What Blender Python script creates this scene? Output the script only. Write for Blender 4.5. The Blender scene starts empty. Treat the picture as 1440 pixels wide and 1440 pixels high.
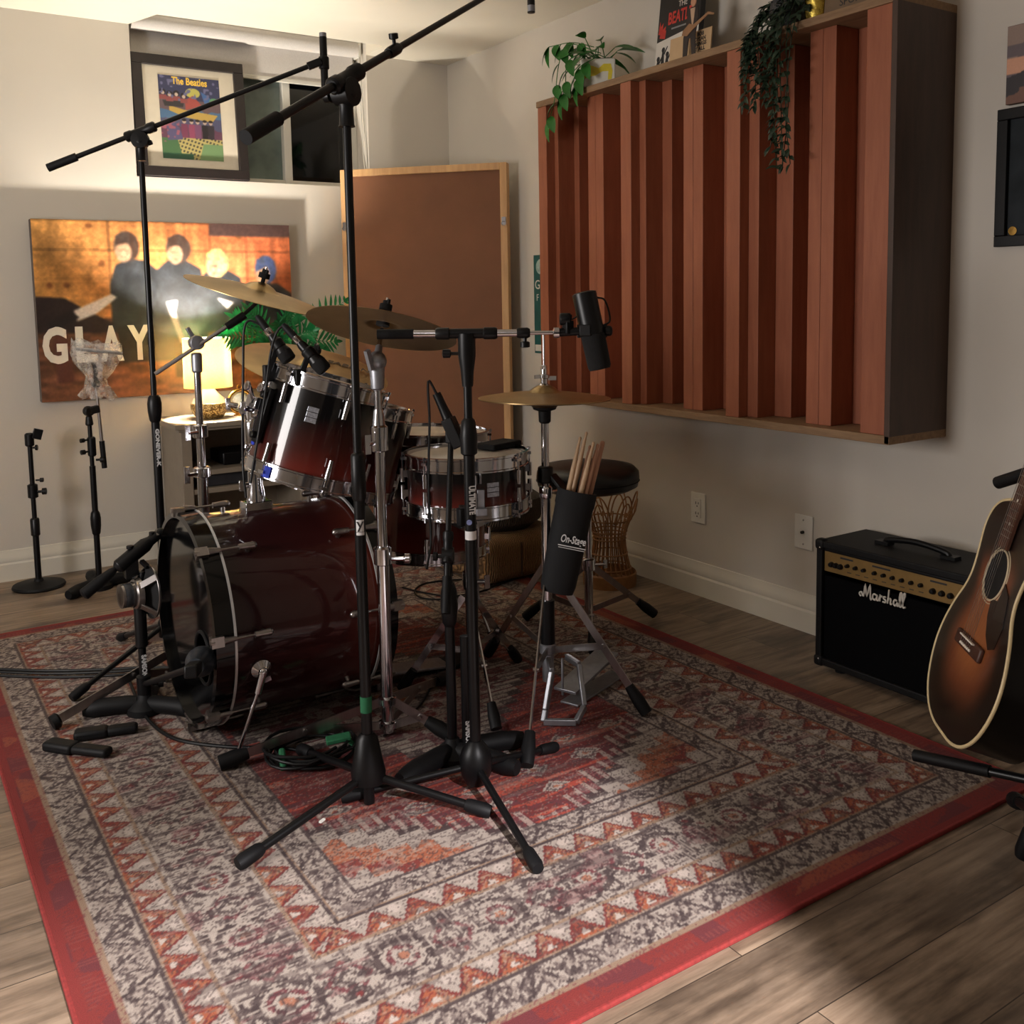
import bpy, math, random
import numpy as np
from mathutils import Vector as V, Matrix
random.seed(7); RNG=np.random.default_rng(5)
SC=bpy.context.scene; COL=SC.collection
# ---------------------------------------------------------------- camera model
YAW,PITCH,ROLL,FPX,CYP,EYE=33.16/57.29578,5.67/57.29578,-1.0/57.29578,1384.,557.,1.165
def _axes():
    cy,sy,cp,sp=math.cos(YAW),math.sin(YAW),math.cos(PITCH),math.sin(PITCH)
    f=V((sy*cp,cy*cp,-sp)); r=V((cy,-sy,0)); u=r.cross(f)
    c,s=math.cos(ROLL),math.sin(ROLL)
    return c*r+s*u, c*u-s*r, f
CR,CU,CF=_axes(); CAM=V((0,0,EYE))
def ray(x,y): return CF+CR*((x-720)/FPX)-CU*((y-CYP)/FPX)
def pz(x,y,z=0.): d=ray(x,y); return CAM+d*((z-EYE)/d.z)
def pX(x,y,X): d=ray(x,y); return CAM+d*(X/d.x)
def pY(x,y,Y): d=ray(x,y); return CAM+d*(Y/d.y)
def pat(x,y,ref): d=ray(x,y); return CAM+d*((V(ref)-CAM).dot(CF))
# ---------------------------------------------------------------- geometry helpers
def frame(axis):
    a=V(axis).normalized(); t=V((0,0,1)) if abs(a.z)<.9 else V((1,0,0))
    e1=t.cross(a).normalized(); e2=a.cross(e1)
    return e1,e2,a
def basis(x,y,z,o=(0,0,0)):
    x,y,z=V(x),V(y),V(z)
    return Matrix(((x.x,y.x,z.x,o[0]),(x.y,y.y,z.y,o[1]),(x.z,y.z,z.z,o[2]),(0,0,0,1)))
class MB:
    def __init__(s): s.v=[]; s.f=[]
    def add(s,vs,fs):
        o=len(s.v); s.v+= [tuple(v) for v in vs]; s.f+=[tuple(i+o for i in f) for f in fs]; return s
    def box(s,c,size,M=None):
        hx,hy,hz=size[0]/2,size[1]/2,size[2]/2; c=V(c)
        vs=[V((x,y,z)) for x in(-hx,hx) for y in(-hy,hy) for z in(-hz,hz)]
        vs=[(M@v if M else v)+c for v in vs]
        return s.add(vs,[(0,1,3,2),(4,6,7,5),(0,4,5,1),(2,3,7,6),(0,2,6,4),(1,5,7,3)])
    def bar(s,p0,p1,w,h,up=(0,0,1)):
        p0,p1=V(p0),V(p1); d=(p1-p0); L=d.length; d.normalize()
        x=d.cross(V(up))
        if x.length<1e-4: x=d.cross(V((1,0,0)))
        x.normalize(); y=x.cross(d)
        M=Matrix((x,y,d)).transposed()
        return s.box((p0+p1)/2,(w,h,L),M)
    def cyl(s,p0,p1,r0,r1=None,n=16,cap=True):
        return s.tube([p0,p1],[r0,r0 if r1 is None else r1],n,cap)
    def tube(s,pts,r,n=10,cap=True):
        pts=[V(p) for p in pts]; m=len(pts)
        rs=r if isinstance(r,(list,tuple)) else [r]*m
        o=len(s.v); prev=None
        for i,p in enumerate(pts):
            t=(pts[min(i+1,m-1)]-pts[max(i-1,0)])
            if t.length<1e-9: t=V((0,0,1))
            t.normalize()
            if prev is None: e1,_,_=frame(t)
            else:
                e1=prev-t*prev.dot(t)
                if e1.length<1e-6: e1,_,_=frame(t)
                e1.normalize()
            prev=e1; e2=t.cross(e1)
            for k in range(n):
                a=2*math.pi*k/n; s.v.append(tuple(p+(e1*math.cos(a)+e2*math.sin(a))*rs[i]))
        for i in range(m-1):
            for k in range(n):
                a=o+i*n+k; b=o+i*n+(k+1)%n
                s.f.append((a,b,b+n,a+n))
        if cap:
            s.f.append(tuple(o+k for k in range(n))[::-1]); s.f.append(tuple(o+(m-1)*n+k for k in range(n)))
        return s
    def lathe(s,prof,o=(0,0,0),axis=(0,0,1),n=32,closed=False):
        e1,e2,a=frame(axis); o=V(o); b=len(s.v); m=len(prof)
        for (r,h) in prof:
            for k in range(n):
                t=2*math.pi*k/n; s.v.append(tuple(o+a*h+(e1*math.cos(t)+e2*math.sin(t))*max(r,1e-5)))
        rng=range(m) if closed else range(m-1)
        for i in rng:
            j=(i+1)%m
            for k in range(n):
                k2=(k+1)%n; s.f.append((b+i*n+k,b+i*n+k2,b+j*n+k2,b+j*n+k))
        if not closed:
            if prof[0][0]>1e-4: s.f.append(tuple(b+k for k in range(n))[::-1])
            if prof[-1][0]>1e-4: s.f.append(tuple(b+(m-1)*n+k for k in range(n)))
        return s
    def ball(s,c,r,n=14,axis=(0,0,1),sq=1.):
        m=max(6,n//2); return s.lathe([(r*math.sin(math.pi*i/m),-r*sq*math.cos(math.pi*i/m)) for i in range(m+1)],c,axis,n)
    def torus(s,c,axis,R,r,n=40,m=10):
        return s.lathe([(R+r*math.cos(2*math.pi*i/m),r*math.sin(2*math.pi*i/m)) for i in range(m)],c,axis,n,True)
    def prism(s,poly,M,h):
        n=len(poly); b=[M@V((x,y,0)) for x,y in poly]; t=[M@V((x,y,h)) for x,y in poly]
        return s.add(b+t,[tuple(range(n))[::-1],tuple(range(n,2*n))]+[(i,(i+1)%n,(i+1)%n+n,i+n) for i in range(n)])
    def quad(s,a,b,c,d): return s.add([a,b,c,d],[(0,1,2,3)])
    def leaf(s,base,dirv,L,W,up=(0,0,1),droop=.3,n=5):
        base=V(base); d=V(dirv).normalized(); x=d.cross(V(up))
        if x.length<1e-3: x=d.cross(V((1,0,0)))
        x.normalize(); u=x.cross(d); vs=[]; fs=[]
        for i in range(n+1):
            t=i/n; w=W*math.sin(math.pi*min(1,t*.92+.06))**.8*(1-.25*t); p=base+d*(L*t)-u*(droop*L*t*t)
            vs+= [p-x*w/2+u*w*.12,p,p+x*w/2+u*w*.12]
        for i in range(n):
            a=i*3; fs+=[(a,a+1,a+4,a+3),(a+1,a+2,a+5,a+4)]
        return s.add(vs,fs)
    def build(s,name,mat,parent=None,origin=None,smooth=40,bevel=0,seg=2,solid=0):
        me=bpy.data.meshes.new(name)
        o=V(origin) if origin is not None else (WORLD[parent.name] if parent else V((0,0,0)))
        me.from_pydata([(v[0]-o.x,v[1]-o.y,v[2]-o.z) for v in s.v],[],s.f); me.update()
        if smooth:
            me.shade_smooth(); me.set_sharp_from_angle(angle=math.radians(smooth))
        ob=bpy.data.objects.new(name,me); COL.objects.link(ob)
        if mat: me.materials.append(mat)
        WORLD[ob.name]=o
        if parent:
            ob.parent=parent; ob.location=o-WORLD[parent.name]
        else: ob.location=o
        if solid: 
            m=ob.modifiers.new('solid','SOLIDIFY'); m.thickness=solid; m.offset=0
        if bevel:
            m=ob.modifiers.new('bevel','BEVEL'); m.width=bevel; m.segments=seg; m.limit_method='ANGLE'; m.angle_limit=math.radians(35)
        return ob
WORLD={}
def tag(o,label,cat,group=None,kind=None):
    o['label']=label; o['category']=cat
    if group: o['group']=group
    if kind: o['kind']=kind
    return o
def thing(name,label,cat,loc,group=None):
    o=bpy.data.objects.new(name,None); COL.objects.link(o); o.empty_display_size=.05
    o.location=loc; WORLD[o.name]=V(loc); return tag(o,label,cat,group)
def struct(o): o['kind']='structure'; return o
def dup(root,loc,label=None,rot=None):
    r=root.copy(); COL.objects.link(r); r.location=loc; WORLD[r.name]=V(loc)
    if rot: r.rotation_euler=rot
    if label: r['label']=label
    for ch in list(root.children):
        c=ch.copy(); COL.objects.link(c); c.parent=r
        for g in list(ch.children):
            d=g.copy(); COL.objects.link(d); d.parent=c
    return r
def bez(pts,n=24):
    # Catmull-Rom through points
    P=[V(p) for p in pts]; P=[P[0]*2-P[1]]+P+[P[-1]*2-P[-2]]; out=[]
    m=len(P)-3
    for i in range(m):
        a,b,c,d=P[i:i+4]; k=max(2,n//m)
        for j in range(k):
            t=j/k; out.append(.5*((2*b)+(c-a)*t+(2*a-5*b+4*c-d)*t*t+(3*b-a-3*c+d)*t**3))
    out.append(P[-2]); return out
def text_obj(txt,name,mat,M,size,parent,depth=.0006,shear=0,width=None,spacing=1.,bold=0):
    cu=bpy.data.curves.new('lettering','FONT'); cu.body=txt; cu.size=size; cu.align_x='CENTER'; cu.align_y='CENTER'
    cu.extrude=depth; cu.shear=shear; cu.space_character=spacing; cu.offset=bold; cu.resolution_u=3
    tmp=bpy.data.objects.new('tmp',cu); COL.objects.link(tmp)
    dg=bpy.context.evaluated_depsgraph_get(); dg.update()
    me=bpy.data.meshes.new_from_object(tmp.evaluated_get(dg))
    bpy.data.objects.remove(tmp); bpy.data.curves.remove(cu)
    xs=[v.co.x for v in me.vertices]; k=1.
    if width and xs: k=width/(max(xs)-min(xs))
    o=WORLD[parent.name]
    for v in me.vertices: v.co=(M@V((v.co.x*k,v.co.y,v.co.z)))-o
    me.materials.clear(); me.materials.append(mat); me.name=name
    ob=bpy.data.objects.new(name,me); COL.objects.link(ob); ob.parent=parent; WORLD[ob.name]=o
    return ob
# ---------------------------------------------------------------- colours and materials
def lin(c): 
    f=lambda u:(u/12.92 if u<=.04045 else ((u+.055)/1.055)**2.4)
    return tuple(f(x/255.) for x in c)
def _nt(name):
    m=bpy.data.materials.new(name); m.use_nodes=True; nt=m.node_tree
    return m,nt,nt.nodes['Principled BSDF']
def N(nt,t,**kw):
    n=nt.nodes.new(t)
    for k,v in kw.items():
        if k in n.inputs.keys(): n.inputs[k].default_value=v
        else: setattr(n,k,v)
    return n
def mix(nt,a,b,fac,blend='MIX'):
    n=nt.nodes.new('ShaderNodeMix'); n.data_type='RGBA'; n.blend_type=blend
    for sock,val in ((n.inputs[0],fac),(n.inputs[6],a),(n.inputs[7],b)):
        if hasattr(val,'is_output'): nt.links.new(val,sock)
        else: sock.default_value=val if not isinstance(val,tuple) else (*val,1)[:4]
    return n.outputs[2]
def ramp(nt,fac,stops):
    n=nt.nodes.new('ShaderNodeValToRGB'); cr=n.color_ramp
    while len(cr.elements)<len(stops): cr.elements.new(.5)
    for e,(p,c) in zip(cr.elements,stops): e.position=p; e.color=(*c,1)
    nt.links.new(fac,n.inputs[0]); return n.outputs[0]
def coords(nt,scale=(1,1,1),kind='Object',rot=(0,0,0)):
    tc=nt.nodes.new('ShaderNodeTexCoord'); mp=nt.nodes.new('ShaderNodeMapping')
    mp.inputs['Scale'].default_value=scale; mp.inputs['Rotation'].default_value=rot
    nt.links.new(tc.outputs[kind],mp.inputs[0]); return mp.outputs[0]
def noise(nt,vec,scale,detail=4,rough=.55):
    n=N(nt,'ShaderNodeTexNoise',Scale=scale,Detail=detail,Roughness=rough); nt.links.new(vec,n.inputs[0]); return n.outputs[0]
def bump(nt,b,h,strength,dist=.002):
    n=N(nt,'ShaderNodeBump',Strength=strength,Distance=dist); nt.links.new(h,n.inputs['Height']); nt.links.new(n.outputs[0],b.inputs['Normal'])
def pm(name,c,rough=.5,metal=0,var=.12,scale=25,bmp=0,bscale=None,coat=0,spec=None,stretch=(1,1,1),trans=0,alpha=1,ior=None):
    m,nt,b=_nt(name); c=lin(c); v=coords(nt,stretch)
    n=noise(nt,v,scale)
    lo=tuple(x*(1-var) for x in c); hi=tuple(min(1,x*(1+var)) for x in c)
    nt.links.new(ramp(nt,n,[(.3,lo),(.7,hi)]),b.inputs['Base Color'])
    b.inputs['Roughness'].default_value=rough; b.inputs['Metallic'].default_value=metal
    if coat: b.inputs['Coat Weight'].default_value=coat; b.inputs['Coat Roughness'].default_value=.06
    if spec is not None: b.inputs['Specular IOR Level'].default_value=spec
    if trans: b.inputs['Transmission Weight'].default_value=trans
    if ior: b.inputs['IOR'].default_value=ior
    if alpha<1: b.inputs['Alpha'].default_value=alpha
    if bmp: bump(nt,b,noise(nt,v,bscale or scale*4,3),bmp)
    return m
def wood(name,c1,c2,stretch=(1,1,8),scale=6,rough=.55,bmp=.15,coat=0):
    m,nt,b=_nt(name); v=coords(nt,tuple(1/s for s in stretch))
    n=noise(nt,v,scale*8,6,.65); w=noise(nt,v,scale,3)
    mx=mix(nt,lin(c1),lin(c2),n); c=mix(nt,mx,tuple(x*.72 for x in lin(c1)),w)
    nt.links.new(ramp(nt,n,[(.3,lin(c1)),(.7,lin(c2))]),b.inputs['Base Color'])
    b.inputs['Roughness'].default_value=rough
    if coat: b.inputs['Coat Weight'].default_value=coat
    if bmp: bump(nt,b,n,bmp)
    return m
def gradient(name,axis,stops,rough=.25,coat=.8,noise_amt=.03,metal=0,rot=(0,0,0)):
    # colour as a function of an object-space coordinate (metres), stops=[(pos,rgb)...]
    m,nt,b=_nt(name); tc=nt.nodes.new('ShaderNodeTexCoord'); sp=nt.nodes.new('ShaderNodeSeparateXYZ')
    nt.links.new(tc.outputs['Object'],sp.inputs[0])
    lo,hi=stops[0][0],stops[-1][0]
    mr=N(nt,'ShaderNodeMapRange'); mr.inputs[1].default_value=lo; mr.inputs[2].default_value=hi
    nt.links.new(sp.outputs['XYZ'.index(axis)],mr.inputs[0])
    nz=noise(nt,coords(nt,(60,60,3)),1.5); ad=N(nt,'ShaderNodeMath',operation='MULTIPLY_ADD'); ad.inputs[1].default_value=noise_amt
    nt.links.new(nz,ad.inputs[0]); nt.links.new(mr.outputs[0],ad.inputs[2])
    nt.links.new(ramp(nt,ad.outputs[0],[((p-lo)/(hi-lo),lin(c)) for p,c in stops]),b.inputs['Base Color'])
    b.inputs['Roughness'].default_value=rough; b.inputs['Specular IOR Level'].default_value=.15; b.inputs['Coat Weight'].default_value=coat; b.inputs['Coat Roughness'].default_value=.05
    b.inputs['Metallic'].default_value=metal
    return m
def painted(name,rough=.6,grain=.0,gscale=400,coat=0,bmp=0):
    # dye / ink pattern stored as a colour attribute, with a fine woven grain on top
    m,nt,b=_nt(name); a=N(nt,'ShaderNodeAttribute',attribute_name='dye'); col=a.outputs['Color']
    v=coords(nt)
    if grain:
        n=noise(nt,v,gscale,2,.7)
        g=ramp(nt,n,[(.25,(1-grain,)*3),(.75,(1.,1.,1.))]); col=mix(nt,col,g,1.,'MULTIPLY')
        if bmp: bump(nt,b,n,bmp,.003)
    nt.links.new(col,b.inputs['Base Color']); b.inputs['Roughness'].default_value=rough
    if coat: b.inputs['Coat Weight'].default_value=coat
    return m
def grid(name,img,mat,M,w,h,parent=None,origin=None,skirt=0):
    # img: (ny,nx,3) sRGB 0..255, row 0 at the bottom; w,h metres; M maps local (x,y,0) to the world
    ny,nx=img.shape[:2]; xs=np.linspace(0,w,nx); ys=np.linspace(0,h,ny)
    X,Y=np.meshgrid(xs,ys); R=np.array(M.to_3x3()); T=np.array(M.translation)
    P=np.stack([X.ravel(),Y.ravel(),np.zeros(nx*ny)],1)@R.T+T
    o=np.array(WORLD[parent.name] if parent else (origin or (0,0,0)))
    P-=o
    i=np.arange(nx*ny).reshape(ny,nx); F=np.stack([i[:-1,:-1],i[:-1,1:],i[1:,1:],i[1:,:-1]],-1).reshape(-1,4)
    me=bpy.data.meshes.new(name); me.vertices.add(len(P)); me.vertices.foreach_set('co',P.astype(np.float32).ravel())
    me.loops.add(F.size); me.loops.foreach_set('vertex_index',F.astype(np.int32).ravel())
    me.polygons.add(len(F)); me.polygons.foreach_set('loop_start',np.arange(0,F.size,4,dtype=np.int32)); me.polygons.foreach_set('loop_total',np.full(len(F),4,np.int32))
    me.update(); me.validate()
    at=me.color_attributes.new('dye','FLOAT_COLOR','POINT')
    s=np.clip(img.reshape(-1,3)/255.,0,1); l=np.where(s<=.04045,s/12.92,((s+.055)/1.055)**2.4)
    at.data.foreach_set('color',np.concatenate([l,np.ones((len(l),1))],1).astype(np.float32).ravel())
    me.materials.append(mat); ob=bpy.data.objects.new(name,me); COL.objects.link(ob)
    WORLD[ob.name]=V(o)
    if parent: ob.parent=parent
    else: ob.location=V(o)
    return ob
def vnoise(ny,nx,cy,cx):
    # smooth value noise with cells of cy x cx samples, 0..1
    gy,gx=int(ny/cy)+3,int(nx/cx)+3; g=RNG.random((gy,gx))
    y=np.arange(ny)/cy; x=np.arange(nx)/cx; iy=y.astype(int); ix=x.astype(int)
    fy=(y-iy); fx=(x-ix); fy=fy*fy*(3-2*fy); fx=fx*fx*(3-2*fx)
    a=g[np.ix_(iy,ix)]; b=g[np.ix_(iy,ix+1)]; c=g[np.ix_(iy+1,ix)]; d=g[np.ix_(iy+1,ix+1)]
    fy=fy[:,None]; fx=fx[None]
    return (a*(1-fx)+b*fx)*(1-fy)+(c*(1-fx)+d*fx)*fy
M_black=pm('black_powder_coat',(11,11,13),.36,0,.2,60,spec=.32)
M_blackpl=pm('black_plastic',(9,9,11),.42,0,.2,40,spec=.3)
M_rubber=pm('black_rubber',(11,11,13),.6,0,.2,60,bmp=.1,spec=.25)
M_chrome=pm('polished_chrome',(205,205,210),.12,1,.05,10)
M_steel=pm('brushed_steel',(165,160,158),.3,1,.1,80,stretch=(1,1,.1))
M_greymet=pm('grey_cast_metal',(150,152,158),.45,.8,.1,50)
M_white=pm('white_paint',(225,223,215),.5,0,.03,20)
M_cream=pm('cream_print',(225,218,205),.6,0,.04,20)
M_silverprint=pm('silver_print',(215,215,215),.4,0,.04,20)
M_cable=pm('black_cable_rubber',(9,9,10),.5,0,.2,60,spec=.3)
M_goldm=pm('brass_metal',(190,150,80),.25,1,.1,40)
M_green_tape=pm('green_cloth_tape',(25,95,60),.8,0,.15,60,bmp=.1)
M_leafA=pm('green_leaf',(45,105,40),.4,0,.3,18,spec=.4)
M_leafB=pm('dark_green_leaf',(34,52,36),.45,0,.4,30)
M_leafC=pm('bright_artificial_leaf',(26,120,64),.4,0,.3,20)
def brass(name,c=(188,160,112)):
    m,nt,b=_nt(name); v=coords(nt); ln=N(nt,'ShaderNodeVectorMath',operation='LENGTH'); nt.links.new(v,ln.inputs[0])
    mu=N(nt,'ShaderNodeMath',operation='MULTIPLY'); mu.inputs[1].default_value=900; nt.links.new(ln.outputs['Value'],mu.inputs[0])
    si=N(nt,'ShaderNodeMath',operation='SINE'); nt.links.new(mu.outputs[0],si.inputs[0])
    n=noise(nt,v,9,4); c1=lin(c)
    nt.links.new(ramp(nt,n,[(.35,tuple(x*.75 for x in c1)),(.65,c1)]),b.inputs['Base Color'])
    b.inputs['Metallic'].default_value=1; b.inputs['Roughness'].default_value=.36
    bump(nt,b,si.outputs[0],.06,.001); return m
M_brass=brass('lathed_bronze'); M_brass2=brass('darker_lathed_bronze',(150,122,90))
def wicker_mat(name,c):
    m,nt,b=_nt(name); v=coords(nt,(1,1,1)); w=N(nt,'ShaderNodeTexWave',Scale=38,Distortion=5.,Detail=2); nt.links.new(v,w.inputs[0])
    c=lin(c); nt.links.new(ramp(nt,w.outputs[1],[(.1,tuple(x*.35 for x in c)),(.8,c)]),b.inputs['Base Color'])
    b.inputs['Roughness'].default_value=.85; bump(nt,b,w.outputs[1],.8,.01); return m
M_jute=wicker_mat('woven_jute',(178,138,94)); M_darkweave=wicker_mat('dark_chunky_weave',(95,80,66)); M_cane=pm('brown_cane',(150,104,62),.6,0,.2,40)
# room materials
def plaster(name,c):
    m,nt,b=_nt(name); v=coords(nt); n=noise(nt,v,3,3); f=noise(nt,v,160,2); c=lin(c)
    nt.links.new(ramp(nt,n,[(.3,tuple(x*.96 for x in c)),(.7,c)]),b.inputs['Base Color']); b.inputs['Roughness'].default_value=.55
    bump(nt,b,f,.06,.002); return m
M_wall=plaster('grey_beige_wall_paint',(206,199,188)); M_ceil=plaster('ceiling_paint',(226,219,203)); M_trim=pm('white_trim_paint',(216,210,196),.4,0,.02,10)
def floor_mat():
    m,nt,b=_nt('grey_brown_laminate_planks'); v=coords(nt)
    br=N(nt,'ShaderNodeTexBrick',Scale=1.,**{'Mortar Size':.0012,'Brick Width':1.22,'Row Height':.165,'Mortar Smooth':.1}); br.offset=.37; br.offset_frequency=2
    br.inputs['Color1'].default_value=(0,0,0,1); br.inputs['Color2'].default_value=(1,1,1,1); br.inputs['Mortar'].default_value=(.5,.5,.5,1)
    nt.links.new(v,br.inputs[0])
    # per-plank offset of the grain
    ad=N(nt,'ShaderNodeVectorMath',operation='MULTIPLY_ADD'); ad.inputs[1].default_value=(7.,13.,3.)
    nt.links.new(br.outputs[0],ad.inputs[0]); nt.links.new(v,ad.inputs[2])
    mp=N(nt,'ShaderNodeMapping'); mp.inputs['Scale'].default_value=(1.1,14,1); nt.links.new(ad.outputs[0],mp.inputs[0])
    g=noise(nt,mp.outputs[0],3.2,8,.62)
    mp2=N(nt,'ShaderNodeMapping'); mp2.inputs['Scale'].default_value=(2.2,5.5,1); nt.links.new(ad.outputs[0],mp2.inputs[0])
    k=noise(nt,mp2.outputs[0],1.5,5,.6)
    c1=ramp(nt,g,[(.3,lin((104,90,78))),(.5,lin((146,129,112))),(.72,lin((174,157,139)))])
    c2=ramp(nt,k,[(.36,lin((92,78,66))),(.52,lin((205,198,190)))])
    cm=mix(nt,c1,c2,.7,'MULTIPLY'); pl=ramp(nt,br.outputs[0],[(0.,(.86,.84,.83)),(1.,(1.25,1.2,1.15))])
    cc=mix(nt,cm,pl,1.,'MULTIPLY'); cf=mix(nt,cc,lin((60,50,42)),br.outputs['Fac'])
    nt.links.new(cf,b.inputs['Base Color']); b.inputs['Roughness'].default_value=.42
    bump(nt,b,g,.12,.002); return m
M_floor=floor_mat()
XR,YB,ZC=2.656,4.635,2.391; XL,YF=-1.7,-1.25
# floor
struct(MB().box(((XR+XL)/2,(YB+YF)/2+.1,-.05),(XR-XL+.4,YB-YF+.44,.1)).build('floor',M_floor,smooth=0))
# ceiling with a notch above the window
NX0,NX1,NY=1.055,2.19,4.43
c=MB(); T=.12
def slab(x0,x1,y0,y1): c.box(((x0+x1)/2,(y0+y1)/2,ZC+T/2),(x1-x0,y1-y0,T))
slab(XL,NX0,YF,YB); slab(NX1,XR,YF,YB); slab(NX0,NX1,YF,NY)
c.box(((NX0+NX1)/2,(NY+YB)/2+.1,2.56),(NX1-NX0+.1,YB-NY+.3,.05))
c.prism([(NX0,NY),(NX0+.07,NY),(NX0,YB)],Matrix.Translation((0,0,ZC)),T)
struct(c.build('ceiling',M_ceil,smooth=0))
# back wall with window recess
w=MB(); WX0,WX1,WZ0=1.055,2.19,1.735; YW=4.80
def wl(x0,x1,z0,z1,y0=YB,y1=YB+.22): w.box(((x0+x1)/2,(y0+y1)/2,(z0+z1)/2),(x1-x0,y1-y0,z1-z0))
wl(XL-.2,WX0,0,2.6); wl(WX1,XR+.2,0,2.6); wl(WX0,WX1,0,WZ0); wl(WX0,WX1,2.5,2.6)
struct(w.build('wall_back',M_wall,smooth=0))
struct(MB().box((XR+.1,(YB+YF)/2-.0,1.3),(.2,YB-YF+.6,2.6)).build('wall_right',M_wall,smooth=0))
struct(MB().box((XL-.1,(YB+YF)/2,1.3),(.2,YB-YF+.6,2.6)).build('wall_left',M_wall,smooth=0))
# wall behind the viewer, with the doorway the light comes through
DX0,DX1=-.7,.797
f=MB(); f.box(((XL+DX0)/2,YF-.06,1.3),(DX0-XL,.12,2.6)).box(((XR+DX1)/2,YF-.06,1.3),(XR-DX1,.12,2.6)).box(((DX0+DX1)/2,YF-.06,2.33),(DX1-DX0,.12,.54))
struct(f.build('wall_front',M_wall,smooth=0))
# baseboards
prof=[(0,0),(.016,0),(.016,.072),(.012,.08),(.014,.088),(.011,.104),(.006,.118),(.004,.13),(0,.132)]
b=MB(); n=len(prof); 
b.prism([(y,z) for y,z in prof],basis((0,-1,0),(0,0,1),(1,0,0),(XL,YB,0)),XR-XL); struct(b.build('baseboard_back',M_trim,smooth=25))
b=MB(); b.prism([(y,z) for y,z in prof],basis((-1,0,0),(0,0,1),(0,1,0),(XR,YF,0)),YB-YF); struct(b.build('baseboard_right',M_trim,smooth=25))
# window
M_glassdark=pm('night_window_glass',(10,13,16),.04,0,.3,3,spec=.6)
M_vinyl=pm('white_vinyl',(205,202,192),.35,0,.03,10)
def pale_glass():
    m,nt,b=_nt('grey_green_glass'); v=coords(nt,(1,1,1)); n=noise(nt,v,4,4)
    nt.links.new(ramp(nt,n,[(.3,lin((84,98,95))),(.7,lin((132,146,140)))]),b.inputs['Base Color']); b.inputs['Roughness'].default_value=.25; return m  # opaque pane colour, mottled between two grey-greens
wf=MB(); y0=YW
def fr(x0,x1,z0,z1,d=.05,y=y0): wf.box(((x0+x1)/2,y,(z0+z1)/2),(x1-x0,d,z1-z0))
wx0,wx1,wz0,wz1=WX0,2.135,WZ0,2.5
fr(wx0,wx1,wz0,wz0+.035); fr(wx0,wx1,wz1-.03,wz1); fr(wx0,wx0+.04,wz0,wz1); fr(wx1-.012,WX1,wz0,wz1,.06); fr(1.795,1.835,wz0,wz1,.06)
win=wf.build('window_1',M_vinyl,smooth=0,bevel=.004); struct(win)
MB().box((1.45,y0+.01,2.12),(.70,.008,.70)).build('pane',pale_glass(),win,smooth=0)
MB().box((1.98,y0+.004,2.12),(.30,.008,.70)).build('pane',M_glassdark,win,smooth=0)
# roller blind
M_blind=pm('grey_blind_fabric',(206,201,196),.8,0,.05,200,bmp=.05)
t=thing('roller_blind','grey roller blind half lowered over the basement window','blind',(1.6,4.70,2.24))
MB().cyl((1.075,4.70,2.425),(2.165,4.70,2.425),.038,n=28).build('roller',M_blind,t)
MB().box((1.62,4.735,2.33),(1.08,.004,.18)).build('fabric',M_blind,t,smooth=0)
MB().box((1.62,4.735,2.245),(1.08,.014,.022)).build('bottom_rail',M_vinyl,t,smooth=0,bevel=.004)
MB().box((2.172,4.70,2.425),(.014,.075,.08)).build('bracket',M_vinyl,t,bevel=.004)
MB().tube(bez([(2.165,4.665,2.40),(2.163,4.655,2.1),(2.168,4.65,1.86),(2.176,4.648,1.83),(2.184,4.65,1.86),(2.178,4.66,2.1),(2.172,4.668,2.40)],30),.0022,6).build('pull_cord',M_vinyl,t)
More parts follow.
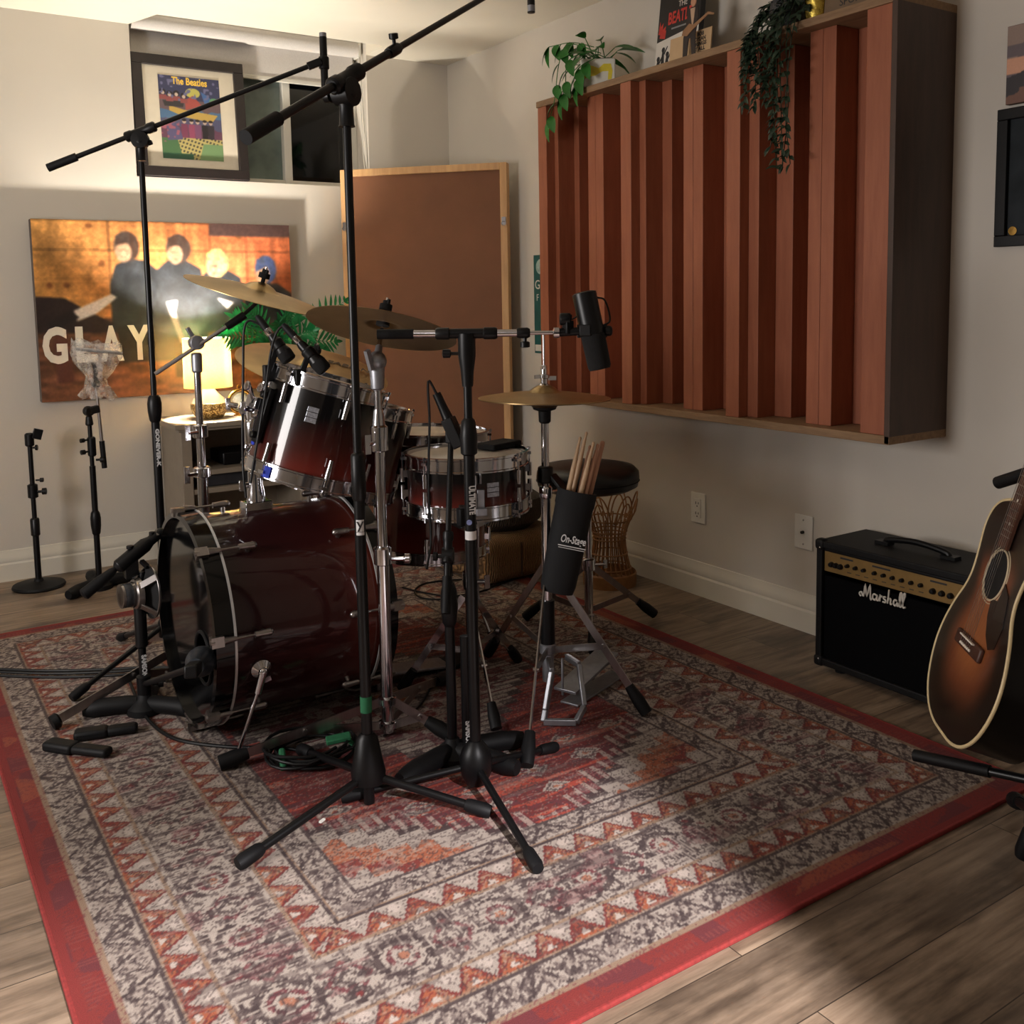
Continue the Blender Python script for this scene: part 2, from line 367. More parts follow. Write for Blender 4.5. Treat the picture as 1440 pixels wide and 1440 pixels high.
# ---------------------------------------------------------------- rug
def rug_image():
    W,L=2.02,2.665; st=.0042; nx,ny=int(W/st)+1,int(L/st)+1
    x=np.linspace(0,W,nx)[None].repeat(ny,0); y=np.linspace(0,L,ny)[:,None].repeat(nx,1)
    dx=np.minimum(x,W-x); dy=np.minimum(y,L-y); d=np.minimum(dx,dy); side=dx<dy; s=np.where(side,y,x)
    beige=np.array((163,150,139.)); dark=np.array((58,43,43.)); red=np.array((106,34,31.)); org=np.array((150,80,52.)); tan=np.array((138,112,92.)); grey=np.array((150,136,126.)); wine=np.array((96,38,44.)); clay=np.array((150,86,60.))
    img=np.empty((ny,nx,3)); img[:]=beige
    def put(mask,c,a=1.): img[mask]=img[mask]*(1-a)+c*a
    f1=vnoise(ny,nx,2,5); f2=vnoise(ny,nx,6,18); f3=vnoise(ny,nx,30,40); f4=vnoise(ny,nx,2.2,2.2); f5=vnoise(ny,nx,4,4)
    tri=lambda u,p: np.abs(((u/p)%1)*2-1)
    def band(a,b): return (d>=a)&(d<b)
    # outer red binding and stripe
    put(band(-1,.072),np.array((122,38,33.))); put(band(.02,.062)&(vnoise(ny,nx,14,14)>.55),wine,.75)
    put(band(.024,.06)&(((s/.011)%1)<.35)&(f2>.5),np.array((130,60,54.)),.6)
    put(band(.024,.06)&(vnoise(ny,nx,40,40)>.72),org,.6)
    put(band(0.,.018),np.array((124,36,32.)))
    put(band(.062,.072),tan); put(band(.064,.067),dark,.8)
    # beige zig-zag band
    def zig(a,b,p):
        m=band(a,b); v=(d-a)/(b-a); z=tri(s,p)
        put(m&(np.abs(v-z)<.13),dark,.85); put(m&(np.abs(v-z*.45-.05)<.07),dark,.75); put(m&(np.abs(v-.55-z*.45)<.07),dark,.75)
        put(m&(((s/p*2)%1<.18)&(np.abs(v-.5)<.3)),dark,.5)
        put(m&(f4>.62),grey,.8); put(m&(f4<.25),dark,.45)
    zig(.072,.142,.085); put(band(.142,.150),dark,.85); put(band(.150,.154),tan)
    def tris(a,b,p):
        m=band(a,b); v=(d-a)/(b-a); u=(s/p)%1; k=(s/p).astype(int)%2
        put(m,grey,.55); put(m&(f4>.6),beige,.6)
        t1=tri(s,p); ins=m&(v<1-t1*1.02); put(ins&(k==0),org); put(ins&(k==1),clay); put(ins&(f5>.58),tan,.6); put(ins&(f2>.66),red,.55)
        put(m&(np.abs(v-(1-t1))<.09),red,.9); put(m&(np.abs(v-tri(s+p/2,p)*.5-.03)<.05),red,.7)
        put(m&(t1>.55)&(v>.55)&(np.abs(v-.78)<(t1-.55)*.55),np.array((178,163,152.)))
        put(m&(t1<.30)&(v>.12)&(v<.42-t1),np.array((178,163,152.)))
    tris(.154,.214,.078); put(band(.214,.222),tan)
    # wide floral band
    m=band(.222,.376); v=(d-.299)/.077; p=.205; u=((s/p)%1-.5)*p/.077; r=np.sqrt(u*u+v*v)
    put(m&(np.abs(r-.62)<.09),dark,.8); put(m&(np.abs(r-.33)<.07),wine,.85); put(m&(r<.14),org,.7)
    th=np.arctan2(v,u); put(m&(np.abs(r-(.8+.16*np.cos(6*th)))<.07),dark,.75)
    uu=((s/p+.5)%1-.5)*p/.077; dm=np.abs(uu)+np.abs(v)*.8; put(m&(np.abs(dm-.5)<.08),wine,.75); put(m&(np.abs(dm-.24)<.08),dark,.75)
    for q in(-.62,.62): 
        rr=np.sqrt(uu**2+(v-q)**2); put(m&(np.abs(rr-.2)<.08),dark,.8); put(m&(rr<.08),red,.8)
    put(m&(np.abs(np.abs(v)-.86)<.05),dark,.4); put(m&((f5>.66)|(f4<.2)),dark,.6); put(m&(f1>.72),beige,.9); put(m&(f2>.74),wine,.35)
    put(m&(((s/.0105)%1<.22)&(f3>.55)),beige,.7)
    put(band(.376,.383),tan); tris(.383,.444,.08); put(band(.444,.449),beige); put(band(.449,.455),dark,.9); put(band(.457,.459),tan)
    zig(.459,.516,.12); put(band(.516,.522),dark,.85)
    # field
    m=d>=.522; cx,cy=W/2,L/2; fx=np.abs(x-cx)/(W/2-.522); fy=np.abs(y-cy)/(L/2-.522)
    put(m,red); q=fx*.62+fy*.72                                   # hexagonal medallion ground
    stp=np.floor(fx*9)/9; hx=fy+stp*.42
    put(m&(hx>1.06),grey); put(m&(hx>1.06)&(f4>.5),beige,.5)
    for a,b,c in((1.04,1.07,dark),(1.07,1.10,beige),(1.16,1.30,clay)): put(m&(hx>a)&(hx<b),c,.9)
    put(m&(fx>.86)&(fx+fy*.5<1.3)&((fy*11)%1<.55),org,.0)
    zz=tri(x,.16)*.08; put(m&(hx>1.12+zz)&(hx<1.22+zz),org,.9); put(m&(hx>1.24)&(tri(x,.09)*.06+1.26>hx),red,.8)
    put(m&(hx>.98)&(hx<1.04)&(((x/.034)%1)<.55),wine,.8); put(m&(hx>.96)&(hx<1.05)&(((x/.034)%1)>.6),beige,.8)
    # rows of small diamonds on red
    for oy,sc in((.74,.06),(.86,.05),(.62,.055)):
        for ox in np.arange(-.4,.41,.16):
            for sg in(-1,1):
                yy=cy+sg*oy*(L/2-.522); dd=np.abs(x-cx-ox)/sc+np.abs(y-yy)/(sc*.75)
                put(m&(dd<.8)&(hx<1.),beige,.95); put(m&(np.abs(dd-.55)<.1)&(hx<1.),dark,.7); put(m&(dd<.2),org,.8)
    # central stepped medallion
    me=np.floor((np.abs(x-cx)/.47*1.)*10)/10+np.abs(y-cy)/.46
    put(m&(me<1.),beige); put(m&(np.abs(me-.97)<.04),dark,.9); put(m&(me<.93)&(((y/.026)%1)<.38),dark,.55); put(m&(me<.93)&(((y/.052)%1)<.12),wine,.9)
    put(m&(me<.74),wine,.8); put(m&(me<.68)&(f5>.45),grey,.9); put(m&(me<.5),red); put(m&(np.abs(me-.44)<.05),beige,.9); put(m&(me<.3),beige,.9); put(m&(np.abs(me-.2)<.05),dark,.8); put(m&(me<.1),org)
    put(m&(f1>.70)&(f5>.5),dark,.45); put(m&(f1<.18),beige,.35); put(m&(hx<1.)&(me>1.)&(f1>.68),wine,.8); put(m&(hx<1.)&(me>1.)&(vnoise(ny,nx,2,40)>.70),np.array((176,70,48.)),.7)
    put(m&(f3>.62)&(f4>.55),beige,.45)
    # wear and weft streaks everywhere inside the binding
    inn=d>.02; sp=RNG.random((ny,nx)); put(inn&(sp>.80)&(d>.075),dark,.55); put(inn&(sp<.10)&(d>.075),beige,.45); put(inn&(d<.075)&(sp>.82),wine,.5); put(inn&(vnoise(ny,nx,2,30)>.74)&(d>.15),beige,.30); put(inn&(vnoise(ny,nx,2,24)>.76)&(d>.15),dark,.30)
    return img,W,L
img,RW,RL=rug_image(); RX,RY=.208,1.188
M_rug=painted('woven_rug_dye',.92,.35,420,bmp=.5)
M_bind=pm('red_rug_binding',(124,36,33),.9,0,.2,120,bmp=.2)
rug=thing('rug','large red and beige patterned area rug under the drum kit','rug',(RX,RY,0))
grid('woven_pile',img,M_rug,Matrix.Translation((RX,RY,.0095)),RW,RL,rug)
rb=MB(); 
for (x0,x1,y0,y1) in((RX-.004,RX+RW+.004,RY-.004,RY+.006),(RX-.004,RX+RW+.004,RY+RL-.006,RY+RL+.004),(RX-.004,RX+.006,RY,RY+RL),(RX+RW-.006,RX+RW+.004,RY,RY+RL)):
    rb.box(((x0+x1)/2,(y0+y1)/2,.005),(x1-x0,y1-y0,.0098))
rb.build('bound_edge',M_bind,rug,bevel=.003)
# ---------------------------------------------------------------- things along the back wall
I4=Matrix.Identity(4)
def canvas_uv(nx,ny): 
    u=np.linspace(0,1,nx)[None].repeat(ny,0); v=np.linspace(1,0,ny)[:,None].repeat(nx,1); return u,v
def ell(u,v,c,r): return ((u-c[0])/r[0])**2+((v-c[1])/r[1])**2<1
def inpoly(u,v,P):
    ins=np.zeros(u.shape,bool); n=len(P)
    for i in range(n):
        (x0,y0),(x1,y1)=P[i],P[(i+1)%n]
        if y0==y1: continue
        c=((y0>v)!=(y1>v))&(u<(x1-x0)*(v-y0)/(y1-y0)+x0); ins^=c
    return ins
def soft(im,r):
    for ax_ in(0,1):
        p=np.pad(im,[(r,r) if k==ax_ else (0,0) for k in range(3)],mode='edge'); n=im.shape[ax_]; im=sum(np.take(p,range(k,k+n),axis=ax_) for k in range(2*r+1))/(2*r+1)
    return im
def band_image():
    nx,ny=420,290; u,v=canvas_uv(nx,ny); im=np.empty((ny,nx,3))
    A,B,C=np.array((226,150,62.)),np.array((205,96,48.)),np.array((160,66,36.))
    t=np.clip(u*1.25,0,1)[...,None]; im[:]=A*(1-t)+B*t
    pl=(v*6.2)%1; im*= (1-.16*(vnoise(ny,nx,3,60)[...,None]))
    im[(pl<.035)&(v<.6)]*=.55; g=vnoise(ny,nx,40,9); im=im*(.8+.35*g[...,None])
    for (a,b) in((.20,.03),(.05,.36),(.11,.36),(.78,.08),(.24,.24)): im[ell(u,v,(a,b),(.012,.016))]=np.array((130,70,30.))
    for a in(.27,.41,.56,.66,.81): im[(np.abs(u-a)<.003)&(v<.55)]*=.6
    im[(u>.66)&(v<.075)]=np.array((70,48,44.))
    fl=v>.54; im[fl]=np.array((120,72,46.))*(.6+.7*vnoise(ny,nx,7,30)[fl][:,None])
    D=np.array((38,40,44.))
    sh=inpoly(u,v,[(.0,.42),(.1,.43),(.2,.52),(.3,.60),(.3,.63),(.0,.62)]); im[sh]=np.array((44,32,32.))
    for P in([(.27,.62),(.265,.36),(.29,.25),(.335,.215),(.40,.22),(.45,.28),(.47,.62)],[(.43,.62),(.44,.28),(.49,.22),(.56,.22),(.62,.27),(.63,.62)],[(.60,.64),(.60,.34),(.64,.29),(.72,.27),(.78,.32),(.80,.64)],[(.79,.66),(.80,.38),(.86,.35),(.94,.36),(1.,.42),(1.,.66)]): im[inpoly(u,v,P)]=D*(.8+.5*vnoise(ny,nx,14,14)[inpoly(u,v,P)][:,None])
    im[inpoly(u,v,[(.28,.60),(.64,.60),(.62,.80),(.30,.80)])]=np.array((40,36,36.))
    sk=np.array((186,136,100.))
    for (c,hair,dz) in(((.330,.155),(64,40,30),0),((.527,.165),(60,40,32),0),((.680,.245),(238,176,84),1),((.885,.285),(52,70,120),1)):
        im[ell(u,v,(c[0]+.006,c[1]-.012),(.046,.085))]=np.array(hair,float)
        im[ell(u,v,(c[0]-.008,c[1]+.018),(.030,.060))]=sk
        im[inpoly(u,v,[(c[0]-.035,c[1]-.075),(c[0]+.035,c[1]-.08),(c[0]+.045,c[1]+.02),(c[0]+.01,c[1]-.035),(c[0]-.035,c[1]-.02+.02*dz)])]=np.array(hair,float)
        fm=ell(u,v,(c[0]-.008,c[1]+.018),(.030,.060)); im[fm]*=(.72+.4*vnoise(ny,nx,7,5)[fm][:,None])
        im[ell(u,v,(c[0]-.008,c[1]+.008),(.020,.006))]*=.72; im[ell(u,v,(c[0]-.008,c[1]+.048),(.010,.006))]*=.75
        hm=ell(u,v,(c[0]+.006,c[1]-.012),(.050,.09))&~fm&(v<c[1]+.06)&(vnoise(ny,nx,14,2.2)>.5); im[hm]=im[hm]*.55+30
    im*=(.86+.28*vnoise(ny,nx,4,4)[...,None]); w=np.array((225,205,195.))
    im[inpoly(u,v,[(.13,.50),(.27,.41),(.29,.43),(.21,.52),(.14,.56)])]=w
    im[inpoly(u,v,[(.03,.57),(.12,.50),(.15,.54),(.05,.61)])]=np.array((30,26,28.))
    im[inpoly(u,v,[(.475,.46),(.52,.45),(.51,.52),(.545,.70),(.525,.71),(.49,.55)])]=w*.85
    im[inpoly(u,v,[(.68,.44),(.75,.47),(.72,.51)])]=w; im[inpoly(u,v,[(.50,.70),(.56,.70),(.55,.90),(.50,.90)])]=np.array((48,34,30.))
    im[inpoly(u,v,[(.05,.66),(.1,.60),(.12,.9),(.06,.9)])]=np.array((96,50,40.))
    g=im.mean(2,keepdims=True); return soft(g+.78*(im-g),2)*(.94+.12*vnoise(ny,nx,3,3)[...,None])
t=thing('canvas_print','wide unframed canvas picture of four people in dark clothes with large lettering','picture',(1.17,4.605,.757))
MB().box((1.17,4.6112,1.145),(1.13,.0466,.776)).build('stretched_canvas',pm('canvas_edge',(104,92,84),.8,0,.1,40),t,smooth=0,bevel=.004)
grid('printed_face',band_image(),painted('canvas_ink',.32,.12,300),basis((1,0,0),(0,0,1),(0,-1,0),(.607,4.5865,.758)),1.126,.774,t)
for ch,ux in(('G',.660),('L',.778),('A',.888),('Y',1.005)): 
    text_obj(ch,'lettering',M_cream,basis((1,0,0),(0,0,1),(0,-1,0),(ux+.012,4.586,.99)),.205,t,.0008,width=.098 if ch!='L' else .085,bold=.008)
# framed poster standing on the window sill
def poster_image():
    nx,ny=170,240; u,v=canvas_uv(nx,ny); im=np.empty((ny,nx,3)); im[:]=np.array((58,62,110.))
    n1=vnoise(ny,nx,16,16); n2=vnoise(ny,nx,9,9)
    for a,b,c in((.0,.28,(54,58,112)),(.28,.42,(120,88,96)),(.42,.5,(66,120,178)),(.5,.62,(84,84,130)),(.62,.75,(120,60,92)),(.75,1.01,(74,130,72))): im[(v>=a+.05*(n1-.5))&(v<b+.1)]=np.array(c,float)
    im[ell(u,v,(.55,.19),(.12,.06))]=np.array((226,216,70.)); im[inpoly(u,v,[(.68,.16),(.82,.22),(.9,.32),(.74,.31)])]=np.array((52,110,200.))
    im[inpoly(u,v,[(.42,.28),(.55,.22),(.7,.34),(.42,.40)])]=np.array((214,70,60.)); im[ell(u,v,(.9,.27),(.08,.04))]=np.array((90,180,110.))
    im[inpoly(u,v,[(.15,.36),(.4,.40),(.95,.44),(.85,.53),(.4,.49),(.15,.42)])]=np.array((232,180,56.)); im[inpoly(u,v,[(.05,.30),(.4,.30),(.38,.37),(.08,.37)])]=np.array((64,56,60.))
    for i,(a,b) in enumerate(((.06,.2),(.17,.22),(.28,.21),(.4,.23))): im[ell(u,v,(a,b),(.05,.035))]=np.array((38,28,34.)); im[ell(u,v,(a,b+.012),(.03,.022))]=np.array((232,196,170.)); im[inpoly(u,v,[(a-.06,b+.035),(a+.06,b+.035),(a+.06,b+.09),(a-.06,b+.09)])]=np.array((180,70,70.))
    for i,a in enumerate((.38,.5,.6,.72,.82)): im[inpoly(u,v,[(a-.055,.57),(a+.055,.57),(a+.045,.78),(a-.045,.78)])]=np.array([(150,52,92),(176,60,104),(140,70,120),(44,36,44),(60,48,60)][i],float); im[ell(u,v,(a,.54),(.032,.026))]=np.array((222,180,150.)); im[ell(u,v,(a,.522),(.036,.016))]=np.array((44,32,30.))
    ck=(v>.74)&(u>.25+.3*(v-.74)); x=((u+v*.6)*16)%1; y=((v*1.3-u*.25)*15)%1; im[ck]=np.array((214,190,90.)); im[ck&(x<.5)&(y<.5)]=np.array((70,70,60.)); im[(v>.8)&(u>.62+.4*(.95-v))]=np.array((120,170,96.)); im[(v>.93)&(u<.5)]=np.array((46,110,74.))
    im[(v<.3)&(n2>.72)]=np.array((110,110,170.)); im[inpoly(u,v,[(.08,.5),(.3,.62),(.35,.76),(.1,.78)])]=np.array((94,84,140.)); im[(v>.55)&(v<.8)&(u<.3)&(n2>.62)]=np.array((190,84,110.))
    g=im.mean(2,keepdims=True); return soft((g+.66*(im-g))*.92,1)
t=thing('framed_poster','dark framed colourful cartoon poster leaning in the window recess','picture',(1.31,4.66,1.737))
th=math.radians(4); up=V((0,math.sin(th),math.cos(th))); nn=V((0,-math.cos(th),math.sin(th))); o=V((1.062,4.655,1.738))
MP=basis((1,0,0),up,nn,o); FW,FH=.505,.545
f=MB()
for (a,b,w_,h_) in((0,0,FW,.046),(0,FH-.046,FW,.046),(0,.046,.046,FH-.092),(FW-.046,.046,.046,FH-.092)): f.prism([(a,b),(a+w_,b),(a+w_,b+h_),(a,b+h_)],MP,.028)
f.build('frame',pm('dark_brown_frame',(34,27,27),.45,0,.2,30),t,smooth=0,bevel=.003)
m_=MB(); m_.prism([(.04,.04),(FW-.04,.04),(FW-.04,FH-.04),(.04,FH-.04)],MP,.012); m_.build('mat_board',pm('cream_mat_board',(216,206,186),.7,0,.03,30),t,smooth=0)
grid('poster_print',poster_image(),painted('poster_ink',.4,.05,300),MP@Matrix.Translation((.115,.085,.0135)),.275,.375,t)
text_obj('The Beatles','lettering',pm('yellow_print',(236,196,80),.5),MP@Matrix.Translation((.255,.438,.0138)),.045,t,.0005,width=.16,bold=.0012)
# brown board with a pine frame standing across the corner
P0,P1=V((1.985,4.53,0)),V((2.565,3.935,0)); bx=(P1-P0).normalized(); bn=V((bx.y,-bx.x,0)); 
if bn.y>0: bn=-bn
BW=(P1-P0).length; BH=1.80
M_pine=wood('pale_pine',(206,164,112),(184,140,92),(1,1,10),5,.6)
M_board=pm('brown_fibre_board',(116,74,47),.75,0,.1,4,bmp=.04,bscale=200,stretch=(1,1,1))
t=thing('acoustic_board','tall brown board in a pale pine frame standing across the corner','board',(P0+P1)/2)
MBd=basis(bx,(0,0,1),bn,P0)
f=MB()
for (a,b,w_,h_) in((0,0,.034,BH),(BW-.034,0,.034,BH),(.034,BH-.034,BW-.068,.034),(.034,0,BW-.068,.034)): f.prism([(a,b),(a+w_,b),(a+w_,b+h_),(a,b+h_)],MBd@Matrix.Translation((0,0,-.045)),.055)
f.build('frame',M_pine,t,smooth=0,bevel=.003)
f=MB().prism([(.034,.034),(BW-.034,.034),(BW-.034,BH-.034),(.034,BH-.034)],MBd@Matrix.Translation((0,0,-.03)),.03); f.build('panel',M_board,t,smooth=0)
for a in(.017,BW-.017):
    h=MB(); c=MBd@V((a,1.53,.012)); h.box(c,(.02,.006,.035),Matrix((bx,bn,V((0,0,1)))).transposed()).torus(c+bn*.004+V((0,0,-.012)),bn,.010,.0025,16,6); h.build('bracket',M_chrome,t)
# ---- side table
M_table=pm('taupe_painted_wood',(140,128,112),.5,0,.06,20,bmp=.05)
t=thing('side_table','grey painted side table with open shelves under the lamp','table',(1.36,4.39,0))
MB().box((1.365,4.39,.648),(.62,.38,.022)).box((1.365,4.39,.631),(.585,.35,.014)).build('tabletop',M_table,t,smooth=0,bevel=.0025)
for x in(1.105,1.625): MB().box((x,4.39,.315),(.045,.33,.62)).build('side_panel',M_table,t,smooth=0,bevel=.003)
MB().box((1.365,4.549,.33),(.50,.012,.58)).build('back_panel',M_table,t,smooth=0)
for z in(.44,.36,.06): MB().box((1.365,4.385,z),(.50,.31,.022)).build('shelf',M_table,t,smooth=0,bevel=.002)
M_dk=pm('dark_grey_box',(46,46,50),.5,0,.15,30)
tag(MB().box((1.33,4.37,.4065),(.30,.22,.068)).build('storage_box',M_dk,origin=(1.33,4.37,.371),bevel=.006),'dark grey flat box on the middle shelf of the side table','box')
tag(MB().box((1.40,4.40,.481),(.24,.2,.056)).build('record_player',M_blackpl,origin=(1.40,4.40,.451),bevel=.006),'low black box on the top shelf of the side table','box')
# ---- lamp
LAMP=V((1.252,4.375,.659))
def shade_mat():
    m=bpy.data.materials.new('linen_lamp_shade'); m.use_nodes=True; nt=m.node_tree; nt.nodes.clear()
    out=nt.nodes.new('ShaderNodeOutputMaterial'); d=nt.nodes.new('ShaderNodeBsdfDiffuse'); tr=nt.nodes.new('ShaderNodeBsdfTranslucent'); mx=nt.nodes.new('ShaderNodeMixShader')
    v=coords(nt,(1,1,1)); n=noise(nt,v,220,2); c=ramp(nt,n,[(.3,lin((226,204,156))),(.7,lin((240,222,178)))])
    nt.links.new(c,d.inputs[0]); nt.links.new(c,tr.inputs[0]); mx.inputs[0].default_value=.6
    nt.links.new(d.outputs[0],mx.inputs[1]); nt.links.new(tr.outputs[0],mx.inputs[2]); nt.links.new(mx.outputs[0],out.inputs[0]); return m
def glow(name,c,s):
    m,nt,b=_nt(name); n=noise(nt,coords(nt),4); nt.links.new(ramp(nt,n,[(0,lin(c)),(1,lin(c))]),b.inputs['Emission Color']); b.inputs['Emission Strength'].default_value=s; return m
t=thing('table_lamp','lit table lamp with cream drum shade on a white and gold vase base','lamp',LAMP)
MB().lathe([(.104,.138),(.101,.356),(.0995,.356),(.1025,.138)],LAMP,n=48,closed=True).build('lamp_shade',shade_mat(),t)
gm,nt,b=_nt('hammered_gold_glaze'); vo=N(nt,'ShaderNodeTexVoronoi',Scale=130.); nt.links.new(coords(nt),vo.inputs[0]); nt.links.new(ramp(nt,vo.outputs[0],[(.1,lin((226,196,130))),(.7,lin((120,92,50)))]),b.inputs['Base Color']); b.inputs['Roughness'].default_value=.35; b.inputs['Metallic'].default_value=.6; bump(nt,b,vo.outputs[0],.7,.004)
MB().lathe([(.0,0),(.052,0),(.058,.006),(.075,.03),(.080,.05),(.078,.068),(.07,.074)],LAMP,n=40).build('vase_foot',gm,t)
MB().lathe([(.077,.067),(.062,.092),(.04,.112),(.027,.13),(.02,.15),(.0,.152)],LAMP,n=40).build('vase_neck',pm('white_glaze',(232,222,200),.2,0,.04,20,coat=.5),t)
MB().cyl(LAMP+V((0,0,.15)),LAMP+V((0,0,.165)),.012).build('lamp_holder',M_goldm,t)
MB().lathe([(0,.160),(.013,.162),(.020,.19),(.030,.225),(.031,.234),(0,.236)],LAMP,n=24).build('bulb',glow('warm_bulb',(255,226,170),2),t)
h=MB().tube([LAMP+V((-.1,0,.34)),LAMP+V((.1,0,.34))],.002,6).tube([LAMP+V((.0,0,.34)),LAMP+V((.0,.03,.2))],.002,6); h.build('shade_spider',M_goldm,t)
# ---- round ornament
c=V((1.395,4.385,.722)); 
t=thing('ring_ornament','small round gold ring ornament with pale disc beside the lamp','ornament',(1.395,4.385,.659))
MB().torus(c,(0,-1,0),.052,.0075,36,10).build('gold_ring',M_goldm,t)
MB().torus(c+V((0,0,.066)),(0,-1,0),.011,.002,18,6).build('hanging_loop',M_goldm,t)
MB().lathe([(0,-.006),(.036,-.006),(.04,0),(.036,.006),(0,.006)],c,(0,-1,0),28).build('pale_disc',pm('pale_glass_disc',(190,196,190),.2,0,.25,40),t)
MB().lathe([(.03,0),(.032,.004),(.012,.008),(.008,.014),(0,.016)],(1.395,4.385,.659),n=20).build('foot',M_goldm,t)
# ---- artificial palm on the table
pp=V((1.585,4.40,.659))
t=thing('artificial_palm','bright green artificial palm plant behind the cymbals beside the lamp','plant',pp)
MB().lathe([(0,0),(.045,0),(.062,.09),(.066,.1),(.058,.1),(.05,.085),(0,.085)],pp,n=28).build('pot',pm('dark_plant_pot',(60,54,50),.6,0,.1,20),t)
for i,(x,y,Y) in enumerate(((316,472,4.30),(350,436,4.34),(392,452,4.28),(372,486,4.26),(430,500,4.30),(458,505,4.32),(484,424,4.42),(415,440,4.40),(440,465,4.26),(470,480,4.4),(330,447,4.36),(405,478,4.32))):
    e=pY(x,y,Y); s=pp+V((0,0,.085)); mid=(s+e)/2+V((0,0,.10)); pts=bez([s,mid,e],14)
    f=MB(); f.tube(pts,[.003*(1-j/len(pts)*.7) for j in range(len(pts))],5)
    for j in range(int(len(pts)*.42),len(pts),1):
        tg=(pts[min(j+1,len(pts)-1)]-pts[j-1]).normalized(); sd=tg.cross(V((0,-1,.3))).normalized(); L=.088*math.sin(math.pi*(.25+.72*(j/len(pts)-.42)/.58))
        for sg in(-1,1): f.leaf(pts[j],tg*.8+sd*sg,L,.0155,up=(0,-1,.2),droop=.15,n=4)
    f.leaf(pts[-1],pts[-1]-pts[-2],.05,.02,up=(0,-1,.2))
    f.build('frond',M_leafC,t,smooth=60)
# ---------------------------------------------------------------- right wall: diffuser and the things on it
XF=2.386; PY0,PY1,PZ0,PZ1=1.716,3.432,.735,1.972
M_ply=wood('plywood_edge',(150,120,88),(118,90,64),(1,9,1),9,.65)
M_stain=wood('dark_stained_wood',(74,53,42),(58,41,32),(1,1,7),5,.5,.2)
M_slat=wood('red_brown_stained_slat',(158,93,64),(140,78,52),(1,1,9),6,.55,.12)
M_backp=pm('dark_brown_back_panel',(58,30,24),.7,0,.15,20)
t=thing('sound_diffuser','large wall mounted wooden sound diffuser of red brown vertical slats','acoustic panel',(XR,2.57,PZ0))
MB().box(((XF+XR)/2-.0002,(PY0+PY1)/2,PZ1-.0125),(XR-XF,PY1-PY0,.025)).build('top_board',M_ply,t,smooth=0,bevel=.002)
MB().box(((XF+XR)/2-.0002,(PY0+PY1)/2,PZ0+.0125),(XR-XF,PY1-PY0,.025)).build('bottom_board',M_ply,t,smooth=0,bevel=.002)
MB().box(((XF+XR)/2-.0002,PY0+.009,(PZ0+PZ1)/2),(XR-XF,.018,PZ1-PZ0-.002)).build('side_board',M_stain,t,smooth=0,bevel=.002)
MB().box((XR-.01,(PY0+PY1)/2,(PZ0+PZ1)/2),(.016,PY1-PY0-.01,PZ1-PZ0-.02)).build('back_panel',M_backp,t,smooth=0)
def slat(ya,yb,d,seam=False):
    z0,z1=PZ0+.0255,PZ1-.0255
    n=2 if seam else 1
    for k in range(n):
        a=ya+(yb-ya)*k/n; b=ya+(yb-ya)*(k+1)/n
        MB().box(((XF+.003+d+XR-.018)/2,(a+b)/2,(z0+z1)/2),(XR-.018-XF-.003-d,abs(b-a)-.0012,z1-z0)).build('slat',M_slat,t,smooth=0,bevel=.0015)
act=lambda y,d:y*(XF+d)/XF
for k,p in enumerate((3.425,2.891,2.351,1.8165)):
    if k==3: slat(p,PY0+.019,0); break
    nx=(3.425,2.891,2.351,1.8165)[k+1]
    yb=act(p-.142,.04); yc=act(p-.28,.12); ye=act(p-.337,.05); yf=act(p-.432,.05)
    slat(p,p-.06,0); slat(p-.06,yb,.04); slat(yb,yc,.12); slat(yc,ye,.21); slat(ye,yf,.05,True); slat(yf,nx,.15)
ZT=PZ1
# pothos in white pot with a yellow brush mark
pc=V((2.475,3.13,ZT+.0005)); 
t=thing('potted_pothos','trailing green pothos in a square white pot with yellow paint on the diffuser','plant',pc)
pf=(CAM-pc); pf.z=0; pf.normalize(); px_=V((0,0,1)).cross(pf); MP_=basis(px_,(0,0,1),pf,pc); MR_=Matrix((px_,pf,V((0,0,1)))).transposed()
e=MB(); e.box(pc+V((0,0,.055)),(.135,.125,.11),MR_); e.build('pot',pm('white_ceramic',(222,220,208),.35,0,.03,20,coat=.3),t,bevel=.005)
yl=MB(); q=[(-.055,.055),(-.045,.085),(-.02,.082),(.003,.072),(.022,.088),(.05,.088),(.056,.06),(.052,.03),(.038,.028),(.040,.06),(.018,.060),(-.008,.046),(-.035,.040),(-.05,.034)]
yl.prism(q,MP_@Matrix.Translation((0,0,.0628)),.0008); yl.build('yellow_brush_mark',pm('yellow_paint',(226,206,60),.5,0,.1,30),t,smooth=0)
MB().box(pc+V((0,0,.1105)),(.115,.105,.004),MR_).build('soil',pm('dark_soil',(50,38,30),.9,0,.3,60,bmp=.4),t)
rs=random.Random(3)
lf=MB(); 
def heart(f,b,d,L,W): f.leaf(b,d,L,W,up=(-.5,0,.8),droop=.35,n=6)
for k in range(20):
    a=rs.uniform(0,6.28); r=rs.uniform(.0,.06); b=pc+V((rs.uniform(-.03,.05),rs.uniform(-.05,.04),.11)); d=V((math.cos(a)*.8-.25,math.sin(a),rs.uniform(.1,.8)))
    tip=b+d*rs.uniform(.05,.11); lf.tube([b,tip],.0018,5); heart(lf,tip,V((d.x,d.y,d.z-.5)),rs.uniform(.07,.12),rs.uniform(.04,.06))
lf.build('leaves',M_leafA,t,smooth=60)
